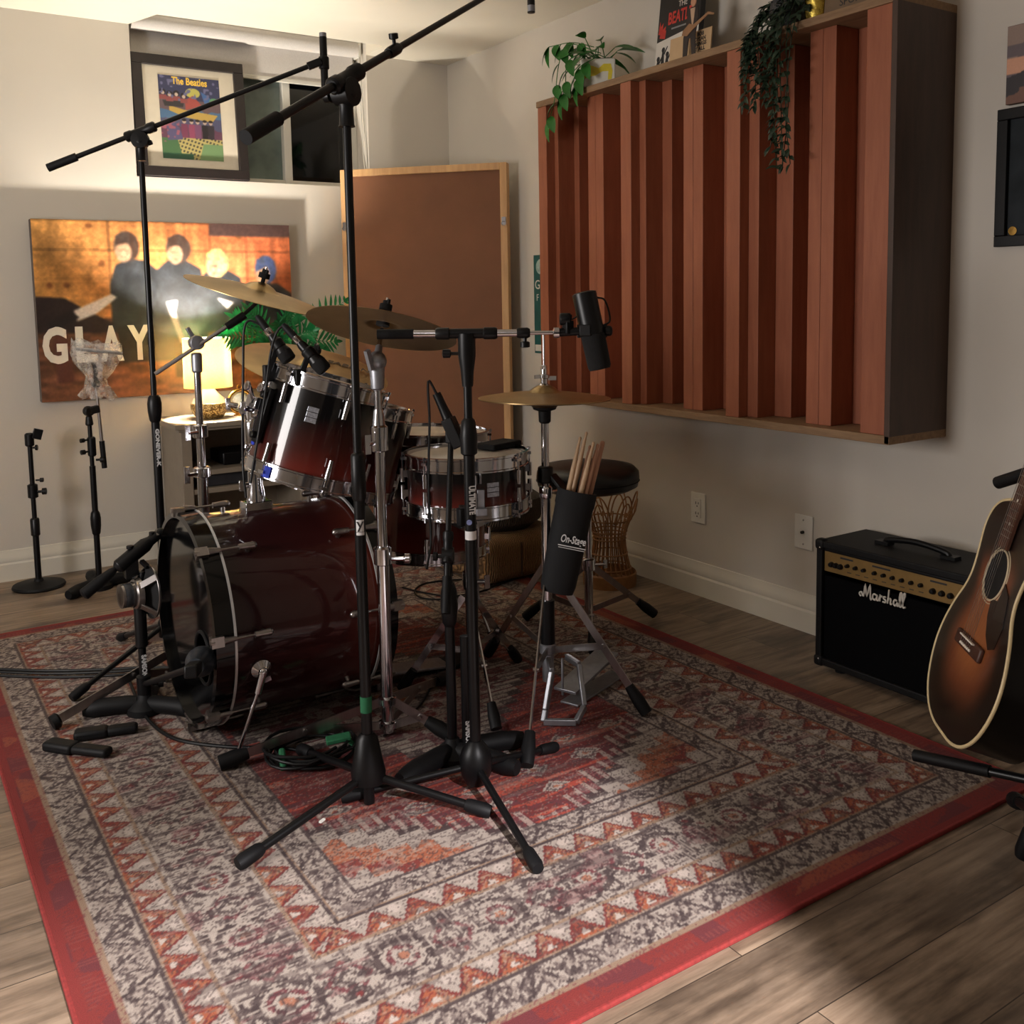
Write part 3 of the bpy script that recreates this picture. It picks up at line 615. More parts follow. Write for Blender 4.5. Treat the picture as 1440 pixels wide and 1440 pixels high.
for path in([(845,75,2.45),(800,62,2.40),(786,90,2.375),(780,140,2.36),(772,170,2.355)],[(835,70,2.43),(800,85,2.38),(795,120,2.37),(790,138,2.365)],[(840,80,2.42),(815,95,2.375),(812,118,2.37)],[(835,66,2.45),(805,60,2.45),(772,66,2.44)]):
    pts=bez([pX(x,y,X) for x,y,X in path],22); v_=MB(); v_.tube(pts,.0018,5)
    for j in range(4,len(pts),3):
        tg=(pts[j]-pts[j-1]).normalized(); sg=1 if (j//3)%2 else -1
        heart(v_,pts[j],V((-.35,sg*.6,-.7)),.075,.045)
    heart(v_,pts[-1],V((-.3,.1,-1)),.08,.042); v_.build('vine',M_leafA,t,smooth=60)
# book and cards leaning on the wall
def leaning(name,y0,y1,z1,x,lean,mat,label,cat,thick=.02):
    H_=z1-ZT-.001; c=V((x,(y0+y1)/2,ZT+.001)); upv=V((math.sin(lean),0,math.cos(lean))); nv=V((-math.cos(lean),0,math.sin(lean)))
    M=basis((0,-1,0),upv,nv,(x,y1,ZT+.001)); return c,M,H_
M_bk=pm('black_cover',(30,28,30),.45,0,.1,20); M_redp=pm('red_print',(200,58,50),.5,0,.1,20); M_paperw=pm('white_cover',(216,210,200),.5,0,.04,20); M_kraft=pm('beige_card',(196,164,124),.6,0,.06,20); M_inkd=pm('dark_ink',(36,34,36),.6,0,.1,20)
c,M,Hh=leaning('book',2.64,2.865,2.28,2.53,.12,None,'','')
t=thing('hardcover_book','black and white hardcover book with red lettering leaning on the wall above the diffuser','book',c)
MB().prism([(0,0),(.222,0),(.222,Hh),(0,Hh)],M@Matrix.Translation((0,0,-.024)),.024).build('cover',M_bk,t,smooth=0,bevel=.002)
MB().prism([(0.001,0.001),(.221,0.001),(.221,.155),(.001,.13)],M@Matrix.Translation((0,0,.0002)),.0006).build('white_panel',M_paperw,t,smooth=0)
text_obj('BEATLE','lettering',M_redp,M@Matrix.Translation((.118,.205,.0006)),.062,t,.0004,width=.125,bold=.0015)
text_obj('THE','lettering',M_paperw,M@Matrix.Translation((.128,.25,.0006)),.03,t,.0004,width=.045)
MB().prism([(-.05,-.003),(.05,-.003),(.05,.003),(-.05,.003)],M@Matrix.Translation((.126,.168,.0003)),.0004).build('printed_line',M_greymet,t,smooth=0)
fg=MB(); 
for a,h in((.018,.06),(.042,.09),(.066,.07),(.088,.06)):
    fg.prism([(a-.011,.006),(a+.011,.006),(a+.010,.04),(a+.005,h),(a-.005,h),(a-.010,.04)],M@Matrix.Translation((0,0,.001)),.0004); fg.prism([(a+.009*math.cos(q*.785),h+.008+.01*math.sin(q*.785)) for q in range(8)],M@Matrix.Translation((0,0,.001)),.0004)
    fg.prism([(a+.008,h-.012),(a+.024,h+.016),(a+.021,h+.019),(a+.004,h-.004)],M@Matrix.Translation((0,0,.001)),.0004)
fg.build('silhouettes',M_inkd,t,smooth=0)
st=MB()
for q in((.024,.165,.035),(.03,.15,.03),(.018,.18,.02)): st.prism([(q[0]-q[2]*.5,q[1]-.004),(q[0]+q[2]*.5,q[1]-.012),(q[0]+q[2]*.6,q[1]+.02),(q[0],q[1]+.006),(q[0]-q[2]*.3,q[1]+.028)],M@Matrix.Translation((0,0,.0006)),.0004)
st.build('red_mark',M_redp,t,smooth=0)
c,M,Hh=leaning('card',2.49,2.70,2.055,2.455,.10,None,'','')
t=thing('record_sleeve','small beige card with black lettering standing at the front of the diffuser top','card',c)
MB().prism([(0,0),(.205,0),(.205,.098),(0,.098)],M@Matrix.Translation((0,0,-.004)),.004).build('cover',M_kraft,t,smooth=0)
for k,s in enumerate(('BOB','DYLAN','BRINGS','IT ALL','BACK')): text_obj(s,'lettering',M_inkd,M@Matrix.Translation((.152,.084-.017*k,.0003)),.019,t,.0004,width=(.032,.052,.062,.052,.042)[k],bold=.0006)
# cut-out figure of a musician
M2=basis((0,-1,0),(.06,0,1),(-1,0,.06),(2.43,2.60,ZT+.001))
t=thing('cardboard_cutout','small cardboard cutout of a person in a dark jacket playing guitar','cutout',(2.43,2.58,ZT+.001))
B=MB(); B.prism([(.0,0),(.018,0),(.026,.07),(.036,.07),(.046,.0),(.062,.0),(.058,.08),(.070,.135),(.066,.17),(.02,.17),(.012,.13),(.0,.075)],M2,.003); B.build('dark_clothes',pm('dark_brown_cloth_print',(44,34,32),.6),t,smooth=0)
B=MB(); B.prism([(.03,.168),(.054,.168),(.05,.135),(.044,.095),(.036,.135)],M2@Matrix.Translation((0,0,.003)),.0008); B.build('shirt',pm('pale_print',(186,156,130),.6),t,smooth=0)
B=MB(); B.prism([(.043+.013*math.cos(q*.524),.19+.018*math.sin(q*.524)) for q in range(12)],M2,.003); B.build('head',pm('skin_print',(190,140,110),.6),t,smooth=0)
B=MB(); B.prism([(.028,.19),(.030,.208),(.043,.214),(.058,.208),(.058,.19),(.052,.2),(.043,.203),(.034,.2)],M2@Matrix.Translation((0,0,.0005)),.003); B.build('hair',M_inkd,t,smooth=0)
B=MB(); B.prism([(-.005,.085),(.02,.078),(.05,.095),(.12,.128),(.146,.12),(.148,.126),(.12,.137),(.05,.11),(.03,.118),(.0,.10)],M2@Matrix.Translation((0,0,.0042)),.002); B.build('guitar',pm('tan_print',(150,110,76),.6),t,smooth=0)
# hanging ivy with a gold vase
iv=V((2.45,2.13,ZT+.0005))
t=thing('hanging_ivy','dark artificial ivy hanging down over the front of the diffuser','plant',iv)
MB().lathe([(0,0),(.05,0),(.06,.05),(.055,.09),(.05,.09),(.045,.02),(0,.02)],iv+V((0,.02,0)),n=24).build('pot',M_dk,t)
rs=random.Random(11)
for k in range(15):
    y=rs.uniform(2.045,2.225); ln=rs.choice((.12,.18,.24,.28,.32,.36,.42,.48)) if y<2.12 else rs.choice((.08,.12,.18,.22)); x=XF-.014-rs.uniform(0,.035)
    pts=bez([iv+V((rs.uniform(-.04,.03),rs.uniform(-.02,.05),.08)),V((2.42,y,ZT+rs.uniform(.05,.13))),V((x,y,ZT-.02)),V((x+rs.uniform(-.01,.004),y+rs.uniform(-.02,.02),ZT-ln*.6)),V((x,y+rs.uniform(-.025,.025),ZT-ln))],30)
    v_=MB(); v_.tube(pts,.0016,4)
    for j in range(2,len(pts)):
        for _ in range(2):
            a=rs.uniform(0,6.28); v_.leaf(pts[j],V((-.5-.3*abs(math.cos(a)),math.sin(a),-.5+.5*math.cos(a))),rs.uniform(.022,.036),rs.uniform(.012,.019),up=(-.6,rs.uniform(-.4,.4),.6),n=3)
    v_.build('vine',M_leafB,t,smooth=60)
gl=pm('gold_foil_glass',(226,196,96),.2,1,.4,90,bmp=.6)
tag(MB().lathe([(0,0),(.03,0),(.034,.02),(.034,.1),(.03,.12),(.026,.12),(.026,.02),(0,.015)],(2.44,2.035,ZT+.0005),n=24).build('gold_vase',gl,origin=(2.44,2.035,ZT)),'small shiny gold vase beside the hanging ivy','vase')
c,M,Hh=leaning('sleeve',1.80,2.00,2.14,2.43,.1,None,'','')
t=thing('display_card','beige card with black lettering at the right end of the diffuser top','card',c)
MB().prism([(0,0),(.20,0),(.20,.17),(0,.17)],M@Matrix.Translation((0,0,-.006)),.006).build('cover',pm('tan_card',(112,92,72),.7,0,.1,20),t,smooth=0)
text_obj('SPORT','lettering',M_inkd,M@Matrix.Translation((.10,.03,.0004)),.03,t,.0004,width=.09)
# pictures at the right edge
t=thing('black_picture_frame','black framed dark picture hanging low on the right wall','picture',(XR,1.40,1.283))
y0,y1,z0,z1=1.10,1.574,1.283,1.655; f=MB()
for (a,b,c_,d_) in((y0,y1,z0,z0+.03),(y0,y1,z1-.03,z1),(y0,y0+.03,z0+.03,z1-.03),(y1-.03,y1,z0+.03,z1-.03)): f.box((XR-.0125,(a+b)/2,(c_+d_)/2),(.022,b-a,d_-c_))
f.build('frame',M_black,t,smooth=0,bevel=.002)
MB().box((XR-.006,(y0+y1)/2,(z0+z1)/2),(.008,y1-y0-.05,z1-z0-.05)).build('picture',pm('dark_slate_print',(34,39,43),.6,0,.4,14,spec=.15),t,smooth=0)
MB().lathe([(0,0),(.012,.0005),(.012,.0015),(0,.0018)],(XR-.011,1.527,1.325),(-1,0,0),18).build('round_medallion',M_goldm,t)
def sunset():
    nx,ny=90,60; u,v=canvas_uv(nx,ny); im=np.empty((ny,nx,3)); im[:]=np.array((150,128,116.)); n=vnoise(ny,nx,10,24)
    im[n>.55]=np.array((104,92,96.)); im[(v>.42)&(v<.62)]=np.array((216,160,130.)); im[inpoly(u,v,[(0,.66),(.1,.62),(.25,.52),(.5,.6),(1,.5),(1,1),(0,1)])]=np.array((52,46,50.)); im[(v>.8)&(n>.4)]=np.array((120,84,70.)); return im
t=thing('landscape_canvas','small unframed landscape picture above the black frame on the right wall','picture',(XR,1.40,1.665))
MB().box((XR-.011,1.38,1.768),(.02,.345,.206)).build('stretched_canvas',pm('brown_canvas_edge',(96,74,60),.8),t,smooth=0)
grid('printed_face',sunset(),painted('landscape_ink',.5,.1,300),basis((0,-1,0),(0,0,1),(-1,0,0),(XR-.0215,1.552,1.666)),.343,.204,t)
# teal poster between board and diffuser
t=thing('teal_poster','narrow strip of teal poster on the wall between pine board and diffuser','poster',(XR,3.70,.90))
MB().box((XR-.0015,3.70,1.135),(.002,.31,.46)).build('paper',pm('teal_print',(30,84,80),.5,0,.25,12),t,smooth=0)
MB().box((XR-.0028,3.70,.93),(.0006,.30,.03)).build('white_strip',M_paperw,t,smooth=0)
MB().lathe([(0,0),(.035,0),(.035,.0006),(0,.0007)],(XR-.0026,3.80,1.31),(-1,0,0),20).build('pale_motif',pm('pale_teal_print',(150,176,168),.5,0,.3,60),t,smooth=0)
text_obj('G','lettering',M_paperw,basis((0,-1,0),(0,0,1),(-1,0,0),(XR-.003,3.825,1.225)),.06,t,.0003)
text_obj('F','lettering',M_paperw,basis((0,-1,0),(0,0,1),(-1,0,0),(XR-.003,3.825,1.165)),.045,t,.0003)
# outlet and wall plate
def plate(yc,zc,label,cat,kind):
    t=thing(kind,label,cat,(XR,yc,zc-.06)); MB().box((XR-.0035,yc,zc),(.006,.078,.12)).build('cover_plate',M_white,t,bevel=.003); return t
M_slot=pm('dark_slot',(40,38,36),.6)
t=plate(2.752,.344,'white electrical outlet low on the right wall near the cane basket','outlet','electrical_outlet')
MB().box((XR-.0085,2.752,.344),(.004,.036,.074)).build('receptacle',M_white,t,bevel=.002)
for dz in(.02,-.02):
    s=MB(); s.box((XR-.0107,2.752+.007,.344+dz),(.001,.003,.010)).box((XR-.0107,2.752-.007,.344+dz),(.001,.003,.008)).cyl((XR-.0112,2.752,.344+dz-.012),(XR-.0102,2.752,.344+dz-.012),.003,n=8); s.build('slots',M_slot,t,smooth=0)
t=plate(2.238,.347,'white coaxial wall plate with a centre socket beside the amplifier','wall plate','coax_plate')
MB().cyl((XR-.006,2.238,.347),(XR-.016,2.238,.347),.0055,n=12).build('socket',M_slot,t)
for dz in(.042,-.042): MB().ball((XR-.0065,2.238,.347+dz),.003,8).build('screw',M_steel,t)
# ---------------------------------------------------------------- drum kit
M_headw=pm('white_coated_drumhead',(205,198,186),.5,0,.08,12)
M_headclear=pm('clear_drumhead',(60,52,50),.12,0,.1,8,coat=.4)
M_felt=pm('black_felt',(12,12,13),.95,0,.3,120,bmp=.3)
M_badge=pm('silver_badge',(168,172,182),.3,.7,.3,200)
M_gloss=pm('gloss_black_lacquer',(7,7,8),.12,0,.1,5,coat=.35,spec=.25)
def drum(t,ct,axis,R,D,lacq,nl,a0,headmat,badge=None,hoopm=None,lugs='split'):
    e1,e2,a=frame(axis); ct=V(ct); cb=ct-a*D; hm=hoopm or M_chrome
    rad=lambda th:(e1*math.cos(th)+e2*math.sin(th))
    sr=R-.010
    MB().lathe([(sr,-.016),(sr,-D+.016),(sr-.008,-D+.016),(sr-.008,-.016)],ct,a,64,True).build('shell',lacq,t)
    hp=[(R-.012,-.024),(R-.001,-.024),(R-.001,-.020),(R-.003,-.018),(R-.003,.010),(R,.012),(R,.017),(R-.008,.018),(R-.009,.010),(R-.009,-.015)]
    MB().lathe(hp,ct,a,64,True).build('hoop',hm,t)
    MB().lathe(hp,cb,-a,64,True).build('hoop',hm,t)
    MB().lathe([(0,.006),(R-.016,.006),(R-.011,.002),(R-.011,-.006)],ct,a,64).build('drumhead',headmat,t)
    MB().lathe([(0,.006),(R-.016,.006),(R-.011,.002),(R-.011,-.006)],cb,-a,64).build('drumhead',M_headclear,t)
    for k in range(nl):
        th=a0+2*math.pi*k/nl; d=rad(th)
        for sgn,base in((-1,ct),(1,cb)):
            b=MB(); L=min(.06,D*.3); p=base+a*sgn*.042+d*(sr+.004)
            b.bar(p-d*.004,p+d*.010,.016,.020,up=a); b.cyl(p+d*.010-a*sgn*.016,p+d*.010+a*sgn*L*.55,.0075,.0065,12)
            q=base+d*(R+.004); b.cyl(q-a*sgn*.020,q+a*sgn*.046,.0028,n=8); b.bar(q+a*sgn*-.002-d*.012,q-a*sgn*.002+d*.004,.018,.008,up=a); b.cyl(q-a*sgn*.020,q-a*sgn*.012,.005,n=8)
            b.build('lug',M_chrome,t)
    if badge is not None:
        th,h,w_,hh=badge; d=rad(th); x=a.cross(d).normalized(); p=ct-a*h+d*(sr+.0006); b=MB()
        for i in range(3): b.box(p+a*(hh*(i-1)*.34),(w_,hh*.30,.002),Matrix((x,a,d)).transposed())
        b.build('badge',M_badge,t,smooth=0,bevel=.0006)
    return e1,e2,a
def lacquer(name,zc,dz,top,bot): return gradient(name,'Z',[(zc-dz,bot),(zc-dz*.25,tuple((x+y)/2 for x,y in zip(top,bot))),(zc+dz*.35,top),(zc+dz,top)],.3,.8)
def angle_of(axis,dirv):
    e1,e2,a=frame(axis); d=V(dirv); return math.atan2(d.dot(e2),d.dot(e1))
DARK,REDB=(9,7,8),(122,42,32)
toCam=(-.5,-.87,0)
M_inlay=pm('silver_hoop_inlay',(205,205,205),.42,.6,.05,30)
# bass drum: axis along +X, open side to the left
BC=V((.662,2.65,.320)); BR=.29; BD=.50
t=thing('bass_drum','large dark red lacquered bass drum lying on its side with black front hoop','bass drum',(.91,2.65,.0))
lq=gradient('dark_cherry_fade_lacquer','X',[(-.25,(30,15,18)),(-.05,(46,19,20)),(.10,(58,23,22)),(.25,(104,44,32))],.3,.8)
MB().lathe([(BR-.014,.04),(BR-.014,BD-.04),(BR-.022,BD-.04),(BR-.022,.04)],BC,(1,0,0),96,True).build('shell',lq,t)
for x0,s in((0,1),(BD,-1)):
    MB().lathe([(BR-.016,0),(BR,0.002),(BR,.048),(BR-.016,.05)],BC+V((x0,0,0)),(s,0,0),96,True).build('hoop',M_gloss,t)
    MB().lathe([(BR-.004,.0485),(BR+.0015,.0485),(BR+.0015,.0545),(BR-.004,.0545)],BC+V((x0,0,0)),(s,0,0),96,True).build('hoop_inlay',M_inlay,t)
# front head with an offset port
hx=BC.x+.018; PORT=pX(287,925,hx); hc=PORT; pr=.068; n=72; b=MB(); vs=[];fs=[]
for i in range(n):
    a=2*math.pi*i/n; vs+= [V((hx,BC.y+(BR-.016)*math.cos(a),BC.z+(BR-.016)*math.sin(a))),V((hx,hc.y+pr*math.cos(a),hc.z+pr*math.sin(a)))]
for i in range(n): j=(i+1)%n; fs.append((2*i,2*j,2*j+1,2*i+1))
b.add(vs,fs); b.build('front_head',M_gloss,t,smooth=0)
MB().torus((hx-.002,hc.y,hc.z),(1,0,0),pr,.005,40,8).build('port_ring',M_rubber,t)
MB().lathe([(0,0),(BR-.016,0),(BR-.016,-.01)],(BC.x+BD-.018,BC.y,BC.z),(1,0,0),72).build('rear_head',M_headclear,t)
for k in range(8):
    a=math.radians(4+45*k); d=V((0,-math.cos(a),math.sin(a)))
    for x0,s in((BC.x,1),(BC.x+BD,-1)):
        b=MB(); p=V((x0,BC.y,BC.z))+d*(BR+.006); X=V((s,0,0))
        b.bar(p-X*.006,p+X*.02,.026,.012,up=d); b.bar(p-X*.008-d*.016,p-X*.008+d*.006,.026,.006,up=X); b.cyl(p-X*.014,p-X*.002,.007,n=10)
        b.cyl(p+X*.02,p+X*.052,.0105,.006,12); b.cyl(p+X*.05,p+X*.10,.0032,n=8)
        b.cyl(p+X*.098,p+X*.135,.008,.0095,12); b.ball(p+X*.137,.0095,10); b.cyl(p+X*.125-d*.022,p+X*.125,.007,.006,10)
        b.build('tension_rod',M_steel,t)
# spurs
for sg in(-1,1):
    th=math.radians(-32); d=V((0,sg*math.cos(th),math.sin(th))); p=V((.80,BC.y,BC.z))+d*(BR-.012)
    if sg<0:
        q_=pY(361,930,2.412); d=V((0,q_.y-BC.y,q_.z-BC.z)).normalized(); p=V((q_.x,BC.y,BC.z))+d*(BR-.013)
    foot=pz(333,1071) if sg<0 else V((.70,3.05,.004))
    b=MB(); b.lathe([(.026,0),(.026,.006),(.02,.012),(.012,.02),(0,.021)],p,d,24); b.ball(p+d*.018,.013,14); hd=(foot-p).normalized(); b.cyl(p+d*.02,p+d*.02+hd*.055,.011,.0095,14); b.bar(p+d*.012+hd*.03+V((.012,0,0)),p+d*.012+hd*.03+V((.03,0,.004)),.006,.012)
    b.cyl(p+d*.02+hd*.05,foot+V((0,0,.012)),.0052,n=12)
    s=b.build('spur',M_chrome,t); MB().cyl(foot-hd*.03,foot+V((0,0,.0105)),.010,.012,14).build('rubber_tip',M_rubber,s)
# tom mount on top of the drum
pb=V((.875,2.65,BC.z+BR-.016)); b=MB()
b.box(pb+V((0,0,.012)),(.075,.055,.024)); b.lathe([(.026,0),(.024,.03),(.02,.05),(.02,.085),(.017,.088)],pb+V((0,0,.02)),n=24); b.cyl(pb+V((0,0,.06)),pb+V((0,0,.285)),.0127,n=20)
b.cyl(pb+V((-.03,0,.07)),pb+V((-.012,0,.07)),.008,n=10); b.bar(pb+V((-.046,0,.07)),pb+V((-.03,0,.07)),.006,.03)
m_=b.build('tom_mount',M_chrome,t,bevel=.002)
b=MB(); c=pb+V((0,0,.215)); b.lathe([(.02,-.035),(.024,-.03),(.024,.03),(.02,.035)],c,n=20)
for dy in(-.045,.05):
    e=c+V((.0,dy,.06)); b.ball(e,.022,16); b.cyl(c+V((0,dy*.3,.02)),e,.014,n=14); 
    b.cyl(e,e+V((.10,dy*.7,-.012)),.008,n=12); b.box(e+V((.035,dy*.2,0)),(.034,.03,.03)); b.cyl(e+V((-.02,dy*.2,.01)),e+V((-.045,dy*.4,.016)),.008,n=10); b.bar(e+V((-.045,dy*.4,.0)),e+V((-.045,dy*.4,.034)),.007,.014)
b.build('clamp',M_chrome,t,bevel=.002)
# rack toms
def dadd(name,label,ct,axis,R,D,nl,a0,badge=None,head=M_headw,cat='tom drum'):
    a=V(axis).normalized(); cb=V(ct)-a*D; o=(V(ct)+cb)/2
    t=thing(name,label,cat,o if cat!='floor tom' else (ct[0],ct[1],0))
    oz=WORLD[t.name].z; zc=o.z-oz
    drum(t,ct,axis,R,D,lacquer('black_to_cherry_lacquer',zc,D/2,DARK,REDB),nl,a0,head,badge); return t
ax=(.30,-.10,1); T1=V((1.061,2.55,.942))
a1=angle_of(ax,V((-.62,-.78,0)))
t=dadd('rack_tom','tilted black to red rack tom with silver badge, the front one over the bass drum',T1,ax,.165,.262,6,a1+.62,(a1+.12,.085,.030,.042))
# shell bracket and tape of the front tom
aT=V(ax).normalized(); dT=(CR*-.76+V((-CF.x,-CF.y,0)).normalized()*.65); dT=(dT-aT*dT.dot(aT)).normalized(); xT=aT.cross(dT); MT=Matrix((xT,dT,aT)).transposed(); pT=lambda h,s=0,o=0: T1-aT*h+dT*(.160+o)+xT*s
b=MB(); b.box(pT(.125,0,.008),(.030,.014,.15),MT); b.cyl(pT(.07,0,.012),pT(.07,0,.03),.010,n=14); b.cyl(pT(.18,0,.012),pT(.18,0,.028),.010,n=14); b.build('mount_bracket',M_blackpl,t,bevel=.003)
b=MB(); b.box(pT(.10,-.045,.014),(.055,.03,.032),MT); b.cyl(pT(.10,-.045,.02),pT(.06,-.035,.05),.006,n=10); b.lathe([(.004,0),(.013,.003),(.013,.010),(.004,.013)],pT(.06,-.035,.05),dT,14); b.lathe([(.004,0),(.013,.003),(.013,.010),(.004,.013)],pT(.055,.0,.03),dT,14); b.build('mount_clamp',M_chrome,t,bevel=.003)
M_bluetape=pm('blue_cloth_tape',(28,58,190),.7,0,.1,60); b=MB(); b.box(pT(.185,-.022,.002),(.016,.003,.05),MT); b.build('blue_tape',M_bluetape,t,smooth=0)
dH=(CR*-.42+V((-CF.x,-CF.y,0)).normalized()*.9); dH=(dH-aT*dH.dot(aT)).normalized(); xH=aT.cross(dH); b=MB(); b.box(T1-aT*.262+dH*.1655,(.02,.002,.03),Matrix((xH,dH,aT)).transposed()); b.build('blue_tape',M_bluetape,t,smooth=0)
ax2=(.26,-.06,1); T2=pY(503,568,2.86)
t=dadd('rack_tom','second black rack tom behind the front one, mostly hidden by it',T2,ax2,.178,.27,6,.3)
# floor tom
FT=V((1.617,3.0,.700)); t=dadd('floor_tom','black floor tom with chrome legs standing behind the snare drum','floor' and FT,(0.04,0,1),.205,.40,8,.25,None,M_headw,'floor tom')
for k in range(3):
    a=math.radians(-70+120*k); d=V((math.cos(a),math.sin(a),0)); p=FT+d*.205; q=V((p.x,p.y,0))
    b=MB(); b.tube(bez([p+V((0,0,-.06)),p+V((0,0,-.32)),p+V((0,0,-.54))-d*.005,V((p.x,p.y,.05))+d*.035,V((p.x,p.y,.022))+d*.05],20),.0052,10); b.box(p+V((0,0,-.16)),(.03,.03,.04))
    l=b.build('leg',M_chrome,t); MB().cyl(V((p.x,p.y,.0105))+d*.05,V((p.x,p.y,.04))+d*.042,.012,.009,12).build('rubber_foot',M_rubber,l)
# snare drum on its stand
SN=V((1.42,2.42,.716)); a1=angle_of((0,0,1),V((-.5,-.87,0)))
t=dadd('snare_drum','shallow dark red snare drum with silver badge and chrome rims on a basket stand',SN,(0.0,0.01,1),.180,.14,8,a1+.10,(a1+.42,.072,.036,.040),M_headw,'snare drum')
d=V((math.cos(2.1),-math.sin(2.1),0)); d=V((-.42,-.91,0)).normalized(); p=SN+d*.176+V((.0,0,-.095)); x=V((0,0,1)).cross(d)
b=MB(); b.box(p+x*.02,(.020,.016,.06),Matrix((x,d,V((0,0,1)))).transposed()); b.cyl(p+x*.02+V((0,0,.045)),p+x*.02+V((0,0,.075)),.004,n=8); b.box(p+x*.02+d*.012+V((0,0,-.03)),(.03,.012,.02),Matrix((x,d,V((0,0,1)))).transposed()); b.build('snare_strainer',M_greymet,t,bevel=.002)
# muffling pad lying on the snare head
tag(MB().box((1.55,2.45,.7335),(.13,.075,.018),Matrix.Rotation(.3,3,'Z')).build('muffling_pad',M_felt,origin=(1.55,2.45,.7275),bevel=.005),'black felt pad lying on the snare drum head','drum pad')
def tripod(t,pole,zt,zl,feet,mat,fl=.02,frac=.55,footlen=.06,th=.004,collar=True,rz=.0105):
    pole=V((pole[0],pole[1],0))
    for f in feet:
        f=V((f[0],f[1],rz+fl*.86)); d=(f-pole); d.z=0; d.normalize(); a=pole+d*.018+V((0,0,zt)); b=MB(); b.bar(a,f,fl,th,up=V((0,0,1)).cross(d)); 
        mid=a.lerp(f,frac); b.bar(pole+d*.018+V((0,0,zl)),mid,fl*.9,th,up=V((0,0,1)).cross(d)); x=V((0,0,1)).cross(d); b.cyl(mid-x*.008,mid+x*.008,.006,n=10)
        l=b.build('leg',mat,t); dr=(f-a).normalized()
        r=MB(); r.tube([f-dr*footlen,f-dr*footlen*.4,f+dr*.012],[fl*.62,fl*.85,fl*.8],10); r.build('rubber_foot',M_rubber,l)
t=thing('snare_stand','chrome tripod basket stand holding the snare drum','drum stand',(1.42,2.42,0))
b=MB(); b.cyl((1.42,2.42,.12),(1.42,2.42,.36),.0127,n=18); b.cyl((1.42,2.42,.34),(1.42,2.42,.52),.0095,n=16); b.lathe([(.018,0),(.02,.01),(.02,.04),(.018,.05)],(1.42,2.42,.325),n=18); b.cyl((1.42,2.42,.345),(1.46,2.39,.345),.007,n=10); b.bar((1.462,2.388,.325),(1.462,2.388,.365),.006,.016); b.build('pole',M_chrome,t)
for k in range(3):
    a=math.radians(-125+120*k); d=V((math.cos(a),math.sin(a),0)); c=V((1.42,2.42,.50)); b=MB(); e=c+d*.188+V((0,0,.058)); b.bar(c,e,.016,.006,up=V((0,0,1)).cross(d)); b.bar(e,e+V((0,0,.055)),.016,.006,up=d)
    s=b.build('basket_arm',M_chrome,t); MB().box(e+V((0,0,.022))+d*.002,(.024,.024,.05)).build('rubber_grip',M_rubber,s,bevel=.004)
tripod(t,(1.42,2.42),.30,.14,[(1.26,2.545),(1.66,2.54),(1.34,2.16)],M_chrome)
# hi-hat --------------------------------------------------------------
HH=V((1.587,2.262,0))
t=thing('hi_hat_stand','chrome hi-hat stand with grey foot pedal and flat double tripod legs','cymbal stand',HH)
P=lambda z,dx=0,dy=0: HH+V((dx,dy,z))
b=MB(); b.cyl(P(.15),P(.62),.0145,n=20); b.build('lower_tube',M_chrome,t)
b=MB(); b.cyl(P(.60),P(.835),.0110,n=20); b.lathe([(.0165,0),(.019,.004),(.019,.03),(.0165,.034)],P(.597),n=20); b.cyl(P(.612),P(.612,.05,.0),.005,n=8); b.lathe([(.010,-.012),(.014,-.006),(.014,.006),(.01,.012)],P(.612,.055),(0,1,0),14); b.build('upper_tube',M_chrome,t)
b=MB(); b.cyl(P(.82),P(1.062),.0033,n=10); b.build('pull_rod',M_chrome,t)
b=MB(); b.lathe([(.012,-.06),(.017,-.055),(.018,-.025),(.032,-.02),(.036,-.010),(.03,-.006),(.018,0)],P(.872),n=24); b.build('cymbal_seat',M_rubber,t)
b=MB(); b.lathe([(.013,0),(.016,.006),(.016,.016),(.011,.02),(.011,.034),(.015,.036),(.015,.044),(.009,.047),(.009,.07),(.0075,.072)],P(.905),n=20); b.bar(P(.945,-.032),P(.945,.0),.006,.010); b.bar(P(.940,.0),P(.938,.04),.006,.012); b.build('clutch',M_chrome,t)
b=MB(); b.cyl(P(.165),P(.30),.021,n=20); b.build('spring_sleeve',M_blackpl,t)
b=MB(); b.lathe([(.018,0),(.024,.004),(.024,.03),(.018,.034)],P(.14),n=20); b.cyl(P(.06),P(.14),.017,n=18); b.build('brace_collar',M_greymet,t)
tripod(t,(HH.x,HH.y),.395,.155,[tuple(pz(906,1012)[:2]),tuple(pz(688,928)[:2]),(1.29,1.935)],M_steel,.022,.56,.075)
fp=MB(); a=HH+V((-.075,-.06,0)); 
U=[V((1.545,2.20,.15)),V((1.51,2.135,.145)),V((1.475,2.118,.05)),V((1.462,2.11,.022)),V((1.535,2.06,.020)),V((1.575,2.075,.05)),V((1.60,2.13,.145)),V((1.60,2.19,.15))]
for i in range(len(U)-1): fp.bar(U[i],U[i+1],.014,.018)
fp.build('pedal_frame',M_greymet,t,bevel=.003)
fb=MB(); fb.bar((1.60,2.20,.045),(1.83,2.29,.085),.075,.009,up=(0,0,1)); fb.bar((1.60,2.18,.014),(1.86,2.28,.014),.06,.006); fb.bar((1.83,2.29,.08),(1.86,2.28,.02),.02,.006); fb.cyl((1.6,2.21,.03),(1.6,2.21,.14),.004,n=8); fb.build('footboard',M_greymet,t,bevel=.003)
